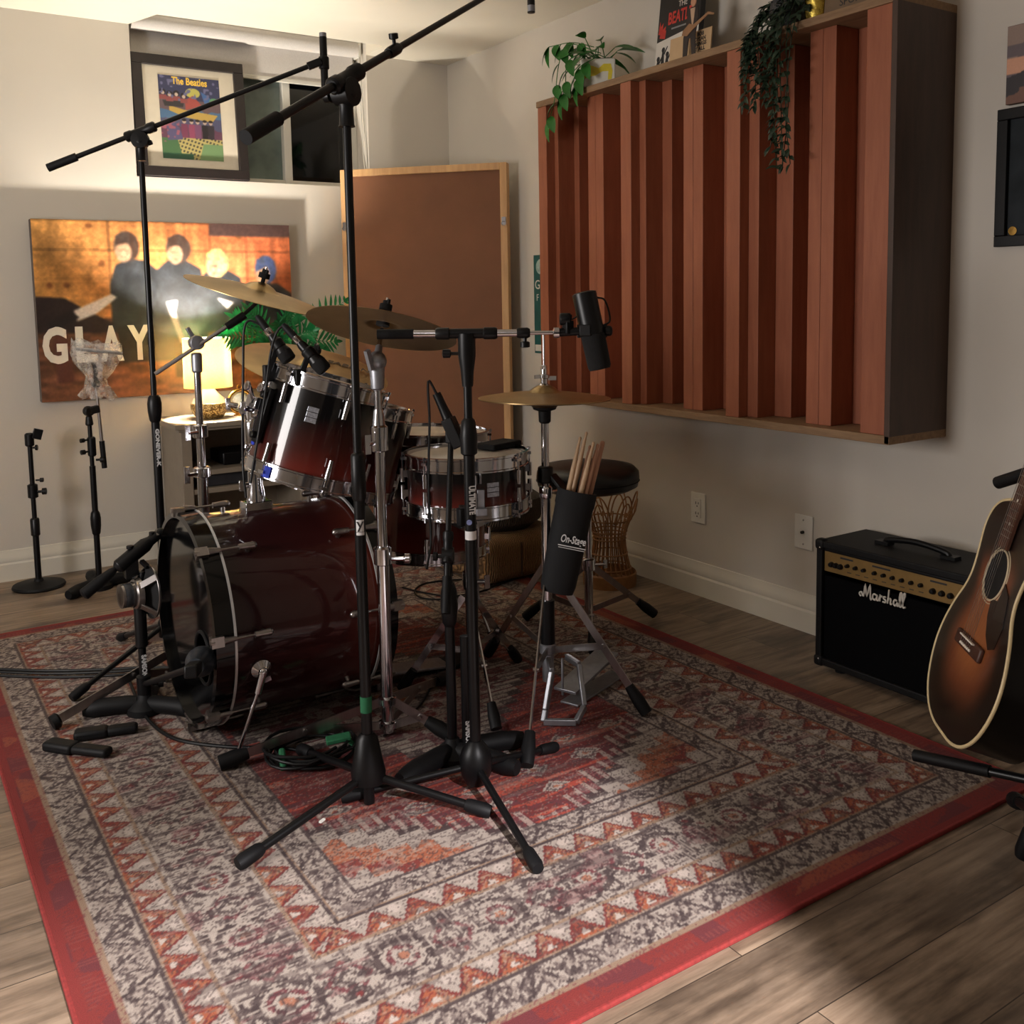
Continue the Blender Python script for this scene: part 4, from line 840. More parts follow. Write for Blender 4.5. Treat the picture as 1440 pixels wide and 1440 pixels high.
def cymbal(name,label,c,axis,R,mat,bell=.05,flip=1,group=None,bow=.10,cat='cymbal'):
    th=.0016; pr=[(.006,R*bow+.018)]; 
    top=[(.006,R*bow+.020),(bell*.35,R*bow+.018),(bell*.7,R*bow+.010),(bell,R*bow-.002)]+[(bell+(R-bell)*i/10,R*bow*(1-(i/10)**1.5)-.002*(1-i/10)) for i in range(1,11)]
    prof=[(r,h*flip) for r,h in top]+[(r,(h-th)*flip) for r,h in reversed(top)]
    if flip<0: prof=prof[::-1]
    o=MB().lathe(prof,c,axis,96,True).build(name,mat,origin=c,smooth=50); tag(o,label,cat,group); return o
hc=P(.884)
c1=cymbal('hi_hat_cymbal','upper of the two bronze hi-hat cymbals facing up under the clutch',hc,(0.02,0,1),.187,M_brass,.045,1,None,.10)
c2=cymbal('hi_hat_cymbal','lower of the two hi-hat cymbals, inverted on the black seat',P(.881),(0.02,0,1),.187,M_brass2,.045,-1,None,.08)
M_inkbr=pm('brown_print_ink',(66,54,40),.5)
def cym_text(txt,cym,c,axis,px,size,width,updir):
    e1,e2,a=frame(axis); up=(V(updir)-a*V(updir).dot(a)).normalized(); xx=up.cross(a); return xx,up,a
xx,up,a=cym_text('',c1,hc,(.02,0,1),0,0,0,(.5,.87,0))
# stick holder and sticks
t=thing('stick_holder','black fabric drumstick holder clamped to the hi-hat stand','stick holder',pat(784,838,(1.60,2.19,.4)))
M_cloth=pm('black_nylon_cloth',(9,10,13),.8,0,.2,160,bmp=.25)
bt=pat(812,690,(1.61,2.20,.60)); bb=pat(783,832,(1.60,2.19,.33)); ax_=(bt-bb).normalized()
side=(CR-ax_*CR.dot(ax_)).normalized(); fw_=side.cross(ax_)
def oval(w,d,z,n=24): return [bb+ax_*z+side*(w*math.cos(2*math.pi*i/n))+fw_*(d*math.sin(2*math.pi*i/n)) for i in range(n)]
LB=(bt-bb).length; b=MB(); rings=[(.046,.030,0),(.050,.036,.02),(.053,.038,.12),(.054,.040,LB-.05),(.0545,.041,LB-.045),(.0565,.042,LB-.040),(.056,.042,LB),(.050,.037,LB),(.047,.034,LB-.05)]
vs=[];fs=[]; n=24
for w,d,z in rings: vs+=oval(w,d,z)
for i in range(len(rings)-1):
    for k in range(n): k2=(k+1)%n; fs.append((i*n+k,i*n+k2,(i+1)*n+k2,(i+1)*n+k))
fs.append(tuple(range(n))[::-1]); fs.append(tuple((len(rings)-1)*n+k for k in range(n))); b.add(vs,fs); b.build('pouch',M_cloth,t)
Mt=basis(side,ax_,-fw_ if fw_.dot(CF)>0 else fw_,pat(806,760,bb+ax_*.14-CF*.047)); sc=1
tx=text_obj('On-Stage','lettering',M_silverprint,Mt,.030,t,.0004,width=.070,shear=.15,bold=.0005)
for k,dz in enumerate((-.019,-.025)):
    b=MB(); b.box(Mt@V((0,dz,0)),(.078-.004*k,.0028-.001*k,.0006),Mt.to_3x3()); b.build('printed_line',M_silverprint,t,smooth=0)
b=MB(); cz=V((HH.x,HH.y,.665)); b.lathe([(.013,-.025),(.022,-.022),(.022,.022),(.013,.025)],cz,n=18); b.bar(cz+V((.015,-.01,0)),bt-ax_*.02+side*-.02,.03,.012); b.build('clamp',M_blackpl,t,bevel=.003)
M_stick=[wood('pale_hickory_a',(206,176,140),(182,146,112),(1,1,8),8,.5,.05),wood('pale_hickory_b',(186,142,112),(160,112,86),(1,1,8),8,.5,.05)]
tips=[(816,614),(825,607),(835,621),(830,626),(841,624),(848,620)]
labs=['leftmost pale drumstick in the black stick holder','tallest pale drumstick, second from the left in the holder','slightly shorter pale drumstick in the middle front of the holder','short brownish drumstick behind the middle one in the holder','brownish drumstick second from the right in the holder','rightmost brownish drumstick with thick end up in the holder']
foot_off=[-.036,-.022,-.004,.006,.016,.034]
for k,(x,y) in enumerate(tips):
    dd=(.016,-.012,.02,-.014,.012,-.004)[k]; e=pat(x,y,bb+fw_*dd); s=bb+ax_*.03+side*foot_off[k]*.8+fw_*dd; dr=(e-s).normalized(); L=(e-s).length
    prof=[(.0,0),(.005,0.001),(.0072,.006),(.0072,L-.10),(.0045,L-.022),(.0034,L-.016),(.0042,L-.010),(.0046,L-.005),(.003,L-.001),(0,L)]
    if k==5: prof=[(0,0),(.007,.004),(.0072,L-.008),(.006,L-.003),(.003,L),(0,L)]
    tag(MB().lathe(prof,s,dr,14).build('drumstick',M_stick[0 if k<3 else 1],origin=s),labs[k],'drumstick','drumsticks in the holder')
# crash stand on the left --------------------------------------------
def cs_topper(t,c,axis):
    a=V(axis).normalized(); b=MB(); b.lathe([(.0035,-.03),(.0035,.055)],c,a,10); b.build('threaded_rod',M_chrome,t)
    b=MB(); b.lathe([(.0,-.022),(.018,-.022),(.018,-.012),(.006,-.011),(.006,.020),(.017,.021),(.017,.036),(.010,.037),(.010,.046),(0,.047)],c,a,18); e1,e2,_=frame(axis); b.bar(c+a*.042-e1*.018,c+a*.042+e1*.018,.006,.012,up=a); b.build('felt_and_nut',M_felt,t)
C1=V((.994,2.9,1.186)); ax1=(.25,-.20,1)
t=thing('cymbal_stand','chrome boom cymbal stand at the left behind the bass drum','cymbal stand',pz(287,925))
q0=pY(287,720,2.96); base=V((q0.x,q0.y,0)); WORLD[t.name]=base; t.location=base
zt=pY(268,482,2.96).z
b=MB(); b.cyl(base+V((0,0,.16)),base+V((0,0,.66)),.0155,n=20); b.lathe([(.018,0),(.026,.004),(.026,.03),(.018,.034)],base+V((0,0,.645)),n=20); b.cyl(base+V((.0,-.01,.66)),base+V((-.05,-.02,.66)),.006,n=8); b.bar(base+V((-.05,-.02,.635)),base+V((-.05,-.02,.685)),.006,.016); b.build('lower_tube',M_chrome,t)
b=MB(); b.cyl(base+V((0,0,.66)),base+V((0,0,.765)),.0125,n=20); b.lathe([(.018,0),(.023,.004),(.023,.038),(.018,.042)],base+V((0,0,.765)),n=20); b.cyl(base+V((0,-.01,.785)),base+V((-.045,-.03,.785)),.006,n=8); b.bar(base+V((-.045,-.03,.765)),base+V((-.045,-.03,.81)),.006,.014); b.cyl(base+V((0,0,.79)),base+V((0,0,zt-.06)),.0105,n=18); b.build('upper_tube',M_chrome,t)
tl=V((base.x,base.y,zt)); b=MB(); b.lathe([(.0115,-.09),(.016,-.085),(.016,-.035),(.012,-.03)],tl,n=16); b.lathe([(0,-.02),(.021,-.018),(.022,.014),(0,.016)],tl+V((0,-.005,0)),(0,1,0),20); b.bar(tl+V((-.015,-.02,.02)),tl+V((-.028,-.02,.045)),.012,.012); b.build('tilter',M_greymet,t,bevel=.002)
m0=C1-V(ax1).normalized()*.02; cmt=m0-V((.05,-.01,.045)); e0=pY(218,526,2.97); b=MB(); b.cyl(e0,cmt+V((0.0,0,0)),.0062,n=14); b.build('boom_arm',M_steel,t)
b=MB(); b.cyl(cmt-(cmt-e0).normalized()*.05,cmt+(cmt-e0).normalized()*.015,.012,.013,14); b.cyl(cmt,m0,.006,n=10); b.build('boom_tilter',M_blackpl,t)
cs_topper(t,C1+V(ax1).normalized()*.034,ax1)
tripod(t,(base.x,base.y),.17,.05,[tuple(pz(80,1030)[:2]),(.98,2.99),(.72,3.42)],M_steel,.026,.5,.01)
cymbal('crash_cymbal','bronze crash cymbal tilted down to the right, highest and leftmost of the kit',C1,ax1,.222,M_brass,.052)
# rubber shoes of that stand on the rug
for k,(pts,w_,lab) in enumerate((([(66,1046),(104,1052),(154,1058)],.022,'front black angled rubber shoe on the rug left of the bass drum'),([(104,1034),(150,1028),(194,1022)],.022,'rear black angled rubber shoe on the rug left of the bass drum'))):
    b=MB(); P3=[pz(x,y,.024) for x,y in pts]
    b.bar(P3[0],P3[1]+(P3[1]-P3[0])*.06,.045,.026); b.bar(P3[1],P3[2],.038,.022); tag(b.build('rubber_shoe',M_rubber,origin=pz(*pts[0]),bevel=.009,seg=3),lab,'rubber foot','rubber shoes by the bass drum')
# second crash stand (centre)
S2=V((1.093,2.306,0)); C2=pY(537,463,2.37); ax2=(.31,.16,1)
t=thing('cymbal_stand','tall straight chrome cymbal stand in front of the rack toms','cymbal stand',S2)
Q=lambda z,dx=0,dy=0:S2+V((dx,dy,z))
b=MB(); b.cyl(Q(.02),Q(.52),.0165,n=22); b.lathe([(.018,0),(.024,.004),(.024,.045),(.018,.05)],Q(.475),n=20); b.cyl(Q(.49),Q(.49,.05,-.03),.006,n=8); b.lathe([(.006,-.01),(.014,-.006),(.014,.006),(.006,.01)],Q(.49,.055,-.033),(1,-.6,0),12); b.build('lower_tube',M_chrome,t)
b=MB(); b.cyl(Q(.50),Q(.80),.0135,n=20); b.lathe([(.0155,0),(.023,.004),(.023,.065),(.017,.07),(.0125,.11)],Q(.775),n=20); b.cyl(Q(.80),Q(.80,-.04,-.02),.006,n=8); b.bar(Q(.775,-.042,-.02),Q(.825,-.042,-.02),.006,.016); b.build('middle_tube',M_chrome,t)
zt2=pY(527,508,2.306).z
b=MB(); b.cyl(Q(.84),Q(zt2-.045),.0098,n=16); b.build('upper_tube',M_chrome,t)
tl=Q(zt2); b=MB(); b.lathe([(.0105,-.075),(.017,-.07),(.020,-.02),(.016,0)],tl,n=18); b.ball(tl+V((0,0,.0)),.026,18); b.cyl(tl,tl+(C2-tl)*.45,.012,.009,14); b.bar(tl+V((-.02,-.012,-.02)),tl+V((-.036,-.02,.03)),.01,.016); b.build('tilter',M_greymet,t)
b=MB(); b.cyl(tl+(C2-tl)*.4,C2,.006,n=12); b.build('tilter_arm',M_chrome,t)
cs_topper(t,C2+V(ax2).normalized()*.032,ax2)
b=MB(); b.lathe([(.018,0),(.025,.004),(.025,.02),(.018,.024)],Q(.095),n=20); b.lathe([(.018,0),(.025,.004),(.025,.018),(.018,.022)],Q(.03),n=20); b.build('leg_collar',M_chrome,t)
tripod(t,(S2.x,S2.y),.105,.04,[tuple(pz(316,1088)[:2]),tuple(pz(625,968)[:2]),tuple(pz(628,1046)[:2])],M_steel,.024,.5,.06)
cymbal('crash_cymbal','thin darker cymbal seen edge-on at the top of the centre chrome stand',C2,ax2,.2,M_brass2,.045,bow=.07)
# ride cymbal and its stand behind the toms
C3=V((1.275,3.2,.94)); ax3=(.14,-.30,1)
cy=cymbal('ride_cymbal','large ride cymbal with dark lettering behind the rack toms',C3,ax3,.262,M_brass,.06,bow=.07)
e1,e2,a3=frame(ax3); upv=(V((.54,.84,0))-a3*V((.54,.84,0)).dot(a3)).normalized(); xv=upv.cross(a3)
o3=pat(487,527,C3); 
rd_=ray(490,519); q=CAM+rd_*((C3+a3*.008-CAM).dot(a3)/rd_.dot(a3))
def on_cym(p): 
    r=(p-C3); r-=a3*r.dot(a3); return p-a3*((p-C3).dot(a3))+a3*(.262*.07*(1-((r.length-.06)/.202)**1.5 if r.length>.06 else 1)+.003)
text_obj('SABIAN','lettering',M_inkbr,basis(xv,upv,a3,on_cym(q)),.05,cy,.0004,width=.15,bold=.001)
t=thing('cymbal_stand','dark cymbal stand under the ride cymbal, hidden behind the toms','cymbal stand',(1.275,3.2,0))
b=MB(); b.cyl((1.275,3.2,.10),(1.275,3.2,.60),.0145,n=16); b.cyl((1.275,3.2,.58),(1.275,3.2,.90),.010,n=16); b.build('pole',M_chrome,t); cs_topper(t,C3+a3*.034,ax3)
tripod(t,(1.275,3.2),.32,.10,[(1.02,3.30),(1.40,3.46),(1.36,2.98)],M_steel)
# kick pedal
t=thing('kick_pedal','grey metal kick drum pedal at the rear of the bass drum','pedal',(1.33,2.65,0))
b=MB(); b.bar((1.17,2.65,.05),(1.46,2.65,.022),.085,.010); b.build('footboard',M_greymet,t,bevel=.003)
b=MB(); b.bar((1.16,2.65,.014),(1.47,2.65,.014),.07,.006); b.bar((1.47,2.65,.012),(1.55,2.65,.026),.085,.02); b.build('base_plate',M_blackpl,t,bevel=.003)
b=MB(); 
for dy in(-.06,.06): b.bar((1.20,2.65+dy,.015),(1.20,2.65+dy,.20),.018,.014)
b.cyl((1.20,2.58,.195),(1.20,2.72,.195),.007,n=10); b.cyl((1.20,2.65,.195),(1.188,2.65,.30),.004,n=8); b.build('upright_frame',M_greymet,t,bevel=.002)
MB().cyl((1.172,2.65,.302),(1.208,2.65,.298),.026,n=20).build('beater',pm('pale_felt',(190,186,180),.9,0,.1,60),t,bevel=.004)
MB().bar((1.205,2.65,.06),(1.205,2.65,.19),.010,.003).build('chain',M_steel,t,smooth=0)
# throne
TH=V((2.055,2.675,0)); t=thing('drum_throne','round black padded drum stool on chrome tripod legs','stool',TH)
MB().lathe([(0,.0),(.15,.0),(.172,.012),(.178,.04),(.176,.062),(.160,.078),(.12,.086),(0,.088)],TH+V((0,0,.505)),n=56).build('seat',pm('black_vinyl',(13,12,12),.38,0,.2,40,bmp=.08),t)
MB().lathe([(.1735,.028),(.1795,.031),(.1735,.034)],TH+V((0,0,.505)),n=56).build('seat_piping',M_rubber,t)
b=MB(); b.cyl(TH+V((0,0,.20)),TH+V((0,0,.508)),.012,n=18); b.box(TH+V((0,0,.498)),(.09,.09,.012)); b.build('upper_post',M_chrome,t)
b=MB(); b.cyl(TH+V((0,0,.06)),TH+V((0,0,.25)),.0155,n=18); b.lathe([(.018,0),(.024,.004),(.024,.04),(.018,.044)],TH+V((0,0,.215)),n=16); b.cyl(TH+V((0,0,.235)),TH+V((.05,-.03,.235)),.006,n=8); b.bar(TH+V((.05,-.03,.22)),TH+V((.05,-.03,.25)),.006,.014); b.build('lower_post',M_chrome,t)
b=MB(); b.tube(bez([TH+V((-.02,.02,.48)),TH+V((-.09,.0,.44)),TH+V((-.10,-.02,.40))],10),.007,8); b.build('lever',M_chrome,t)
tripod(t,(TH.x,TH.y),.225,.075,[tuple(pz(917,872)[:2]),tuple(pz(835,925)[:2]),tuple(pz(742,876)[:2])],M_steel,.022,.6,.075)
# ---------------------------------------------------------------- microphone stands and microphones
def zof(x,y,Y): return pY(x,y,Y).z
def round_leg(t,a,f,r=.0085,foot=.06):
    a,f=V(a),V(f); d=(f-a).normalized(); l=MB().cyl(a,f-d*foot*.4,r,n=14).build('leg',M_black,t)
    MB().tube([f-d*foot,f-d*foot*.85,f-d*foot*.2,f],[r*1.25,r*1.6,r*1.75,r*1.45],14).build('rubber_foot',M_rubber,l)
def knob(b,p,d,r=.012,l=.022):
    p=V(p); d=V(d).normalized(); b.cyl(p,p+d*l*.6,r*.4,n=8); b.lathe([(r*.6,0),(r,.002),(r,l*.5),(r*.6,l*.55)],p+d*l*.5,d,12)
def boom_head(t,p,bd,s=1.):
    # cast clutch between pole and boom
    p=V(p); bd=V(bd).normalized(); side=bd.cross(V((0,0,1))).normalized(); b=MB()
    b.tube([p+V((0,0,-.10*s)),p+V((0,0,-.095*s)),p+V((0,0,-.06*s)),p+V((0,0,-.035*s))],[.018*s,.016*s,.015*s,.024*s],16)
    b.lathe([(0,-.022*s),(.030*s,-.020*s),(.032*s,0),(.030*s,.020*s),(0,.022*s)],p+V((0,0,-.028*s)),side,22)
    b.tube([p-bd*.055*s,p-bd*.05*s,p-bd*.03*s,p-bd*.025*s,p+bd*.025*s,p+bd*.03*s,p+bd*.055*s,p+bd*.06*s],[.014*s,.019*s,.019*s,.016*s,.016*s,.019*s,.019*s,.014*s],16)
    o=b.build('boom_clutch',M_blackpl,t); k=MB(); knob(k,p+V((0,0,-.03*s))-side*.02*s,-side,.016*s,.032*s); knob(k,p+V((0,0,-.05*s))+bd*.012*s,bd,.009*s,.03*s); k.build('clutch_knob',M_black,o)
def grip(t,c,r,h):
    MB().lathe([(r*.9,-h/2),(r*1.25,-h*.42),(r*1.55,-h*.1),(r*1.6,h*.2),(r*1.35,h*.42),(r,h/2)],c,n=20).build('height_grip',M_blackpl,t)
def vtext(txt,t,x,y,z0,z1,rad,mat,size):
    # lettering running down a pole, printed on the side facing the room
    d=V((CAM.x-x,CAM.y-y,0)).normalized(); d=(d*1+CR*.35); d.z=0; d.normalize(); xx=V((0,0,-1)); yy=d.cross(xx); M=basis(xx,yy,d,V((x,y,(z0+z1)/2))+d*(rad+.0004))
    text_obj(txt,'lettering',mat,M,size,t,.0003,width=abs(z1-z0),bold=.0008)
# A: left boom stand -----------------------------------------------------
A=V((.735,3.16,0)); t=thing('microphone_stand','tall black boom stand behind the bass drum reaching across the framed poster','mic stand',A)
zj=zof(200,186,A.y); zg=zof(217,575,A.y)
round_z=.30
b=MB(); b.cyl(A+V((0,0,.06)),A+V((0,0,zg)),.0125,n=18); b.build('lower_tube',M_black,t)
b=MB(); b.cyl(A+V((0,0,zg)),A+V((0,0,zj-.09)),.0088,n=16); b.build('upper_tube',M_black,t)
grip(t,A+V((0,0,zg)),.0135,.085)
R_=pY(437,92,2.95); J=A+V((0,0,zj)); bd=(R_-J).normalized(); Lc=J-bd*.285
MB().cyl(Lc,R_,.0075,n=14).build('boom_arm',M_black,t)
MB().cyl(Lc-bd*.005,Lc+bd*.085,.0125,n=16).build('counterweight',M_rubber,t)
boom_head(t,J,bd,.85)
b=MB(); b.lathe([(.016,-.05),(.024,-.045),(.026,0),(.016,.02)],A+V((0,0,.16)),n=16); b.build('tripod_hub',M_blackpl,t)
for f in(pz(100,982,.021),V((1.02,3.36,.021)),V((.66,3.52,.021))): round_leg(t,A+V((0,0,.155)),f)
vtext('GONEVER-K',t,A.x,A.y,zof(219,602,A.y),zof(224,655,A.y),.0125,M_silverprint,.016)
m=thing('pencil_microphone','slim black pencil microphone hanging upright from the left boom','microphone',pY(452,88,2.95))
a,b_=pY(454,52,2.95),pY(457,125,2.95); MB().cyl(a,b_,.0115,n=16).build('body',M_black,m); MB().cyl(a+(a-b_)*.0,a+(a-b_).normalized()*.012,.0112,n=16).build('grille',M_greymet,m)
b=MB(); b.bar(R_-bd*.01,R_+bd*.035,.018,.022); b.lathe([(.0115,-.02),(.016,-.018),(.016,.018),(.0115,.02)],(a+b_)/2,b_-a,16); b.build('clip',M_blackpl,m,bevel=.002)
# B: tall front boom stand -----------------------------------------------
B=V((.893,1.996,0)); t=thing('microphone_stand','tall black tripod boom stand in the middle front, its boom rising to the ceiling','mic stand',B)
zj=zof(494,112,B.y); zg=zof(512,668,B.y)
MB().cyl(B+V((0,0,.018)),B+V((0,0,zg)),.0125,n=20).build('lower_tube',M_black,t)
MB().cyl(B+V((0,0,zg)),B+V((0,0,zj-.10)),.0092,n=18).build('upper_tube',M_black,t)
MB().lathe([(.0135,-.055),(.016,-.05),(.016,.045),(.0125,.05),(.0095,.052)],B+V((0,0,zg)),n=20).build('height_clutch',M_blackpl,t)
J=B+V((0,0,zj)); R_=pY(760,-50,2.50); bd=(R_-J).normalized(); Lc=J-bd*.355
MB().cyl(Lc,J+bd*.23,.0095,n=16).build('boom_arm',M_black,t)
MB().cyl(J+bd*.2,R_,.0078,n=16).build('boom_extension',M_black,t)
MB().cyl(Lc-bd*.005,Lc+bd*.10,.0150,n=18).build('counterweight',M_rubber,t)
b=MB(); c=J+bd*.22; b.tube([c-bd*.03,c-bd*.02,c+bd*.012,c+bd*.02],[.012,.0135,.0135,.011],14); knob(b,c+V((0,0,.01)),V((-.2,-.2,1)),.011,.026); b.build('boom_lock',M_blackpl,t)
boom_head(t,J,bd,1.)
zh0,zh1=zof(516,1092,B.y),zof(517,1030,B.y)
MB().lathe([(.018,-.012),(.038,-.01),(.040,.012),(.036,.03),(.024,zh1-zh0-.01),(.015,zh1-zh0)],B+V((0,0,zh0)),n=28).build('tripod_hub',M_blackpl,t)
for f in(pz(334,1216,.021),pz(690,1142,.021),V((.86,2.34,.021))): round_leg(t,B+V((0,0,zh0+.005)),f,.0095)
MB().cyl(B+V((0,0,zof(517,1000,B.y))),B+V((0,0,zof(516,978,B.y))),.0134,n=18).build('green_tape_band',M_green_tape,t)
def label_on(t,x,y,z,rad,parts):
    d=V((CAM.x-x,CAM.y-y,0)).normalized(); xx=V((0,0,1)).cross(d); return basis(xx,(0,0,1),d,V((x,y,z))+d*rad)
z=zof(511,740,B.y); M=label_on(t,B.x,B.y,z,.0126,None)
lb=MB(); vs=[];fs=[]
for j in range(2):
    for i in range(9):
        a=(i-4)*.19; vs.append(M@V((.0128*math.sin(a),(-.017,.018)[j],.0003+.0128*(math.cos(a)-1))))
for i in range(8): fs.append((i,i+1,i+10,i+9))
lb.add(vs,fs); o=lb.build('round_label',M_silverprint,t); o.name='sticker'
b=MB()
for P4 in([(-.0085,.0145),(-.0045,.0145),(.0012,.004),(-.0006,.000),(-.003,.004)],[(.0045,.0145),(.0085,.0145),(-.0025,-.008),(-.0065,-.008)],[(-.009,-.0095),(.009,-.0095),(.009,.0145),(.0082,.0145),(.0082,-.0087),(-.009,-.0087)]): b.prism(P4,M@Matrix.Translation((0,0,.0006)),.0003)
b.build('sticker_mark',M_inkd,t,smooth=0)
m=thing('pencil_microphone','slim black pencil microphone pointing down near the ceiling at the top edge','microphone',pY(747,-20,2.5))
a,b_=pY(746,-45,2.5),pY(747,18,2.5); MB().cyl(a,b_,.0115,n=18).build('body',M_black,m); MB().cyl(b_+(a-b_)*.16,b_+(a-b_)*.02,.0118,n=18).build('grille',M_greymet,m)
MB().bar(R_-bd*.02,a.lerp(b_,.2),.018,.02).build('clip',M_blackpl,m,bevel=.002)
# C: short boom stand with broadcast microphone ---------------------------
C=V((1.135,1.921,0)); t=thing('microphone_stand','black tripod stand with a level chrome boom holding the large microphone','mic stand',C)
zb=zof(655,469,C.y); zg0,zg1=zof(660,640,C.y),zof(657,588,C.y)
MB().cyl(C+V((0,0,.03)),C+V((0,0,zg0+.02)),.0130,n=20).build('lower_tube',M_black,t)
MB().cyl(C+V((0,0,zg0)),C+V((0,0,zb-.07)),.0095,n=18).build('upper_tube',M_black,t)
h=zg1-zg0; MB().lathe([(.014,0),(.019,.004),(.020,h*.5),(.016,h-.006),(.010,h)],C+V((0,0,zg0)),n=12).build('height_grip',M_blackpl,t)
MB().lathe([(.0105,0),(.0118,.001),(.0118,.004),(.0105,.005)],C+V((0,0,zof(657,529,C.y))),n=18).build('white_ring',M_silverprint,t)
hl=pat(533,470,C+V((0,0,1.09))); hr=pat(738,468,C+V((0,0,1.09))); he=pat(785,466,C+V((0,0,1.09))); J=C+V((0,0,zb)); bd=(hr-hl).normalized()
hl=J-bd*(J-hl).length; hr=J+bd*(hr-J).length; he=J+bd*(he-J).length
MB().cyl(hl,hr,.0085,n=18).build('boom_arm',M_chrome,t)
MB().cyl(hl-bd*.004,hl+bd*.078,.0115,n=18).build('counterweight',M_rubber,t)
MB().cyl(hr-bd*.01,he,.0048,n=14).build('boom_extension',M_chrome,t)
b=MB(); b.tube([hr-bd*.018,hr-bd*.012,hr+bd*.006,hr+bd*.012],[.0105,.0125,.0125,.009],14); knob(b,hr-V((0,0,.006)),(0,0,-1),.011,.026); b.build('boom_lock',M_blackpl,t)
b=MB(); b.tube([J-bd*.07,J-bd*.066,J-bd*.04,J-bd*.038,J+bd*.038,J+bd*.04,J+bd*.066,J+bd*.07],[.011,.0138,.0138,.0115,.0115,.0138,.0138,.011],16); b.tube([J+V((0,0,.0)),J+V((0,0,-.05)),J+V((0,0,-.085)),J+V((0,0,-.12))],[.020,.020,.015,.0125],18)
o=b.build('boom_clutch',M_blackpl,t); k=MB(); knob(k,J+V((0,0,-.045))-bd*.018,-bd,.010,.036); k.build('clutch_knob',M_black,o)
zh=zof(669,1075,C.y)
b=MB(); b.lathe([(0,-.05),(.024,-.045),(.036,-.02),(.039,.01),(.034,.035),(.02,.055),(.015,.06)],C+V((0,0,zh)),n=26); b.build('tripod_hub',M_blackpl,t)
for f in(pz(757,1222,.021),pz(782,1050,.021),pz(480,1122,.021)): round_leg(t,C+V((0,0,zh+.0)),f,.0085)
vtext('ULTIMATE',t,C.x,C.y,zof(660,682,C.y),zof(661,722,C.y),.0130,M_silverprint,.02)
M=label_on(t,C.x,C.y,zof(661,733,C.y),.0130,None); MB().lathe([(0,0),(.0065,.0004),(0,.0006)],M.translation+M.to_3x3()@V((-.003,0,.0004)),M.to_3x3()@V((0,0,1)),16).build('round_sticker',pm('blue_white_print',(120,130,175),.5,0,.3,200),t)
MB().cyl(C+V((0,0,zof(662,758,C.y))),C+V((0,0,zof(661,746,C.y))),.0133,n=18).build('white_sticker_band',M_silverprint,t)
# broadcast microphone on it
mt=pat(821,411,he+bd*.06); mbm=pat(844,520,he+bd*.06); ax_=(mt-mbm).normalized(); L=(mt-mbm).length
m=thing('broadcast_microphone','large black broadcast microphone tilted on the chrome boom before the diffuser','microphone',mbm)
MB().lathe([(0,L*.985),(.022,L),(.0275,L*.985),(.0275,L*.46),(.0275,L*.455)],mbm,ax_,28).build('body',M_black,m)
MB().lathe([(0,0),(.023,.001),(.0262,.008),(.0275,L*.45),(.0255,L*.455)],mbm,ax_,28).build('foam_windscreen',M_felt,m)
MB().lathe([(0,L+.0005),(.020,L+.0005),(.0,L+.0012)],mbm,ax_,24).build('end_plate',M_greymet,m)
pv=mbm+ax_*L*.5; b=MB(); b.tube([he-bd*.012,he-bd*.01,he+bd*.002,he+bd*.004],[.008,.012,.012,.009],16); o=b.build('thread_collar',M_chrome,m)
b=MB(); b.cyl(he,pv-bd*.026,.0095,n=14); b.box(he+bd*.022+V((0,0,.012)),(.02,.02,.03)); b.lathe([(.012,-.013),(.014,-.01),(.014,.01),(.012,.013)],he+bd*.016+V((0,0,.030)),bd,12); fz=bd.cross(ax_).normalized()
if fz.dot(CF)>0: fz=-fz
b.bar(pv-bd*.034,pv+bd*.034,.007,.030,up=ax_); b.lathe([(.010,0),(.012,.004),(.012,.014),(.008,.018)],pv+bd*.028,bd,14); b.bar(pv-bd*.030+fz*.02,pv-bd*.005+fz*.0285,.004,.026,up=ax_); b.build('yoke_mount',M_blackpl,m,bevel=.002)
b=MB(); q=mbm+ax_*L; b.tube(bez([q-ax_*.012+bd*.026,q-ax_*.02+bd*.044,pv+ax_*.025+bd*.046,pv+ax_*.012+bd*.026],16),.0022,8); b.tube(bez([q-ax_*.055-bd*.026,q-ax_*.062-bd*.040,he+bd*.03+V((0,0,.04))],12),.0018,8); b.build('pigtail_cable',M_cable,m)
# cast three-lobe base stands --------------------------------------------
def lobe_base(t,o,angs,L=.15,z=.0098):
    b=MB(); o=V((o[0],o[1],z))
    b.lathe([(0,0),(.05,0),(.05,.018),(.034,.034),(.022,.042),(.018,.055),(.015,.058)],o,n=24)
    for a in angs:
        d=V((math.cos(a),math.sin(a),0)); pts=[o+d*(.02+L*i/6)+V((0,0,.026-.004*(i>4))) for i in range(7)]; b.tube(pts,[.022,.025,.025,.025,.025,.0245,.018],14)
    b.build('cast_base',M_rubber,t)
ang=lambda o,q: math.atan2(q[1]-o[1],q[0]-o[0])
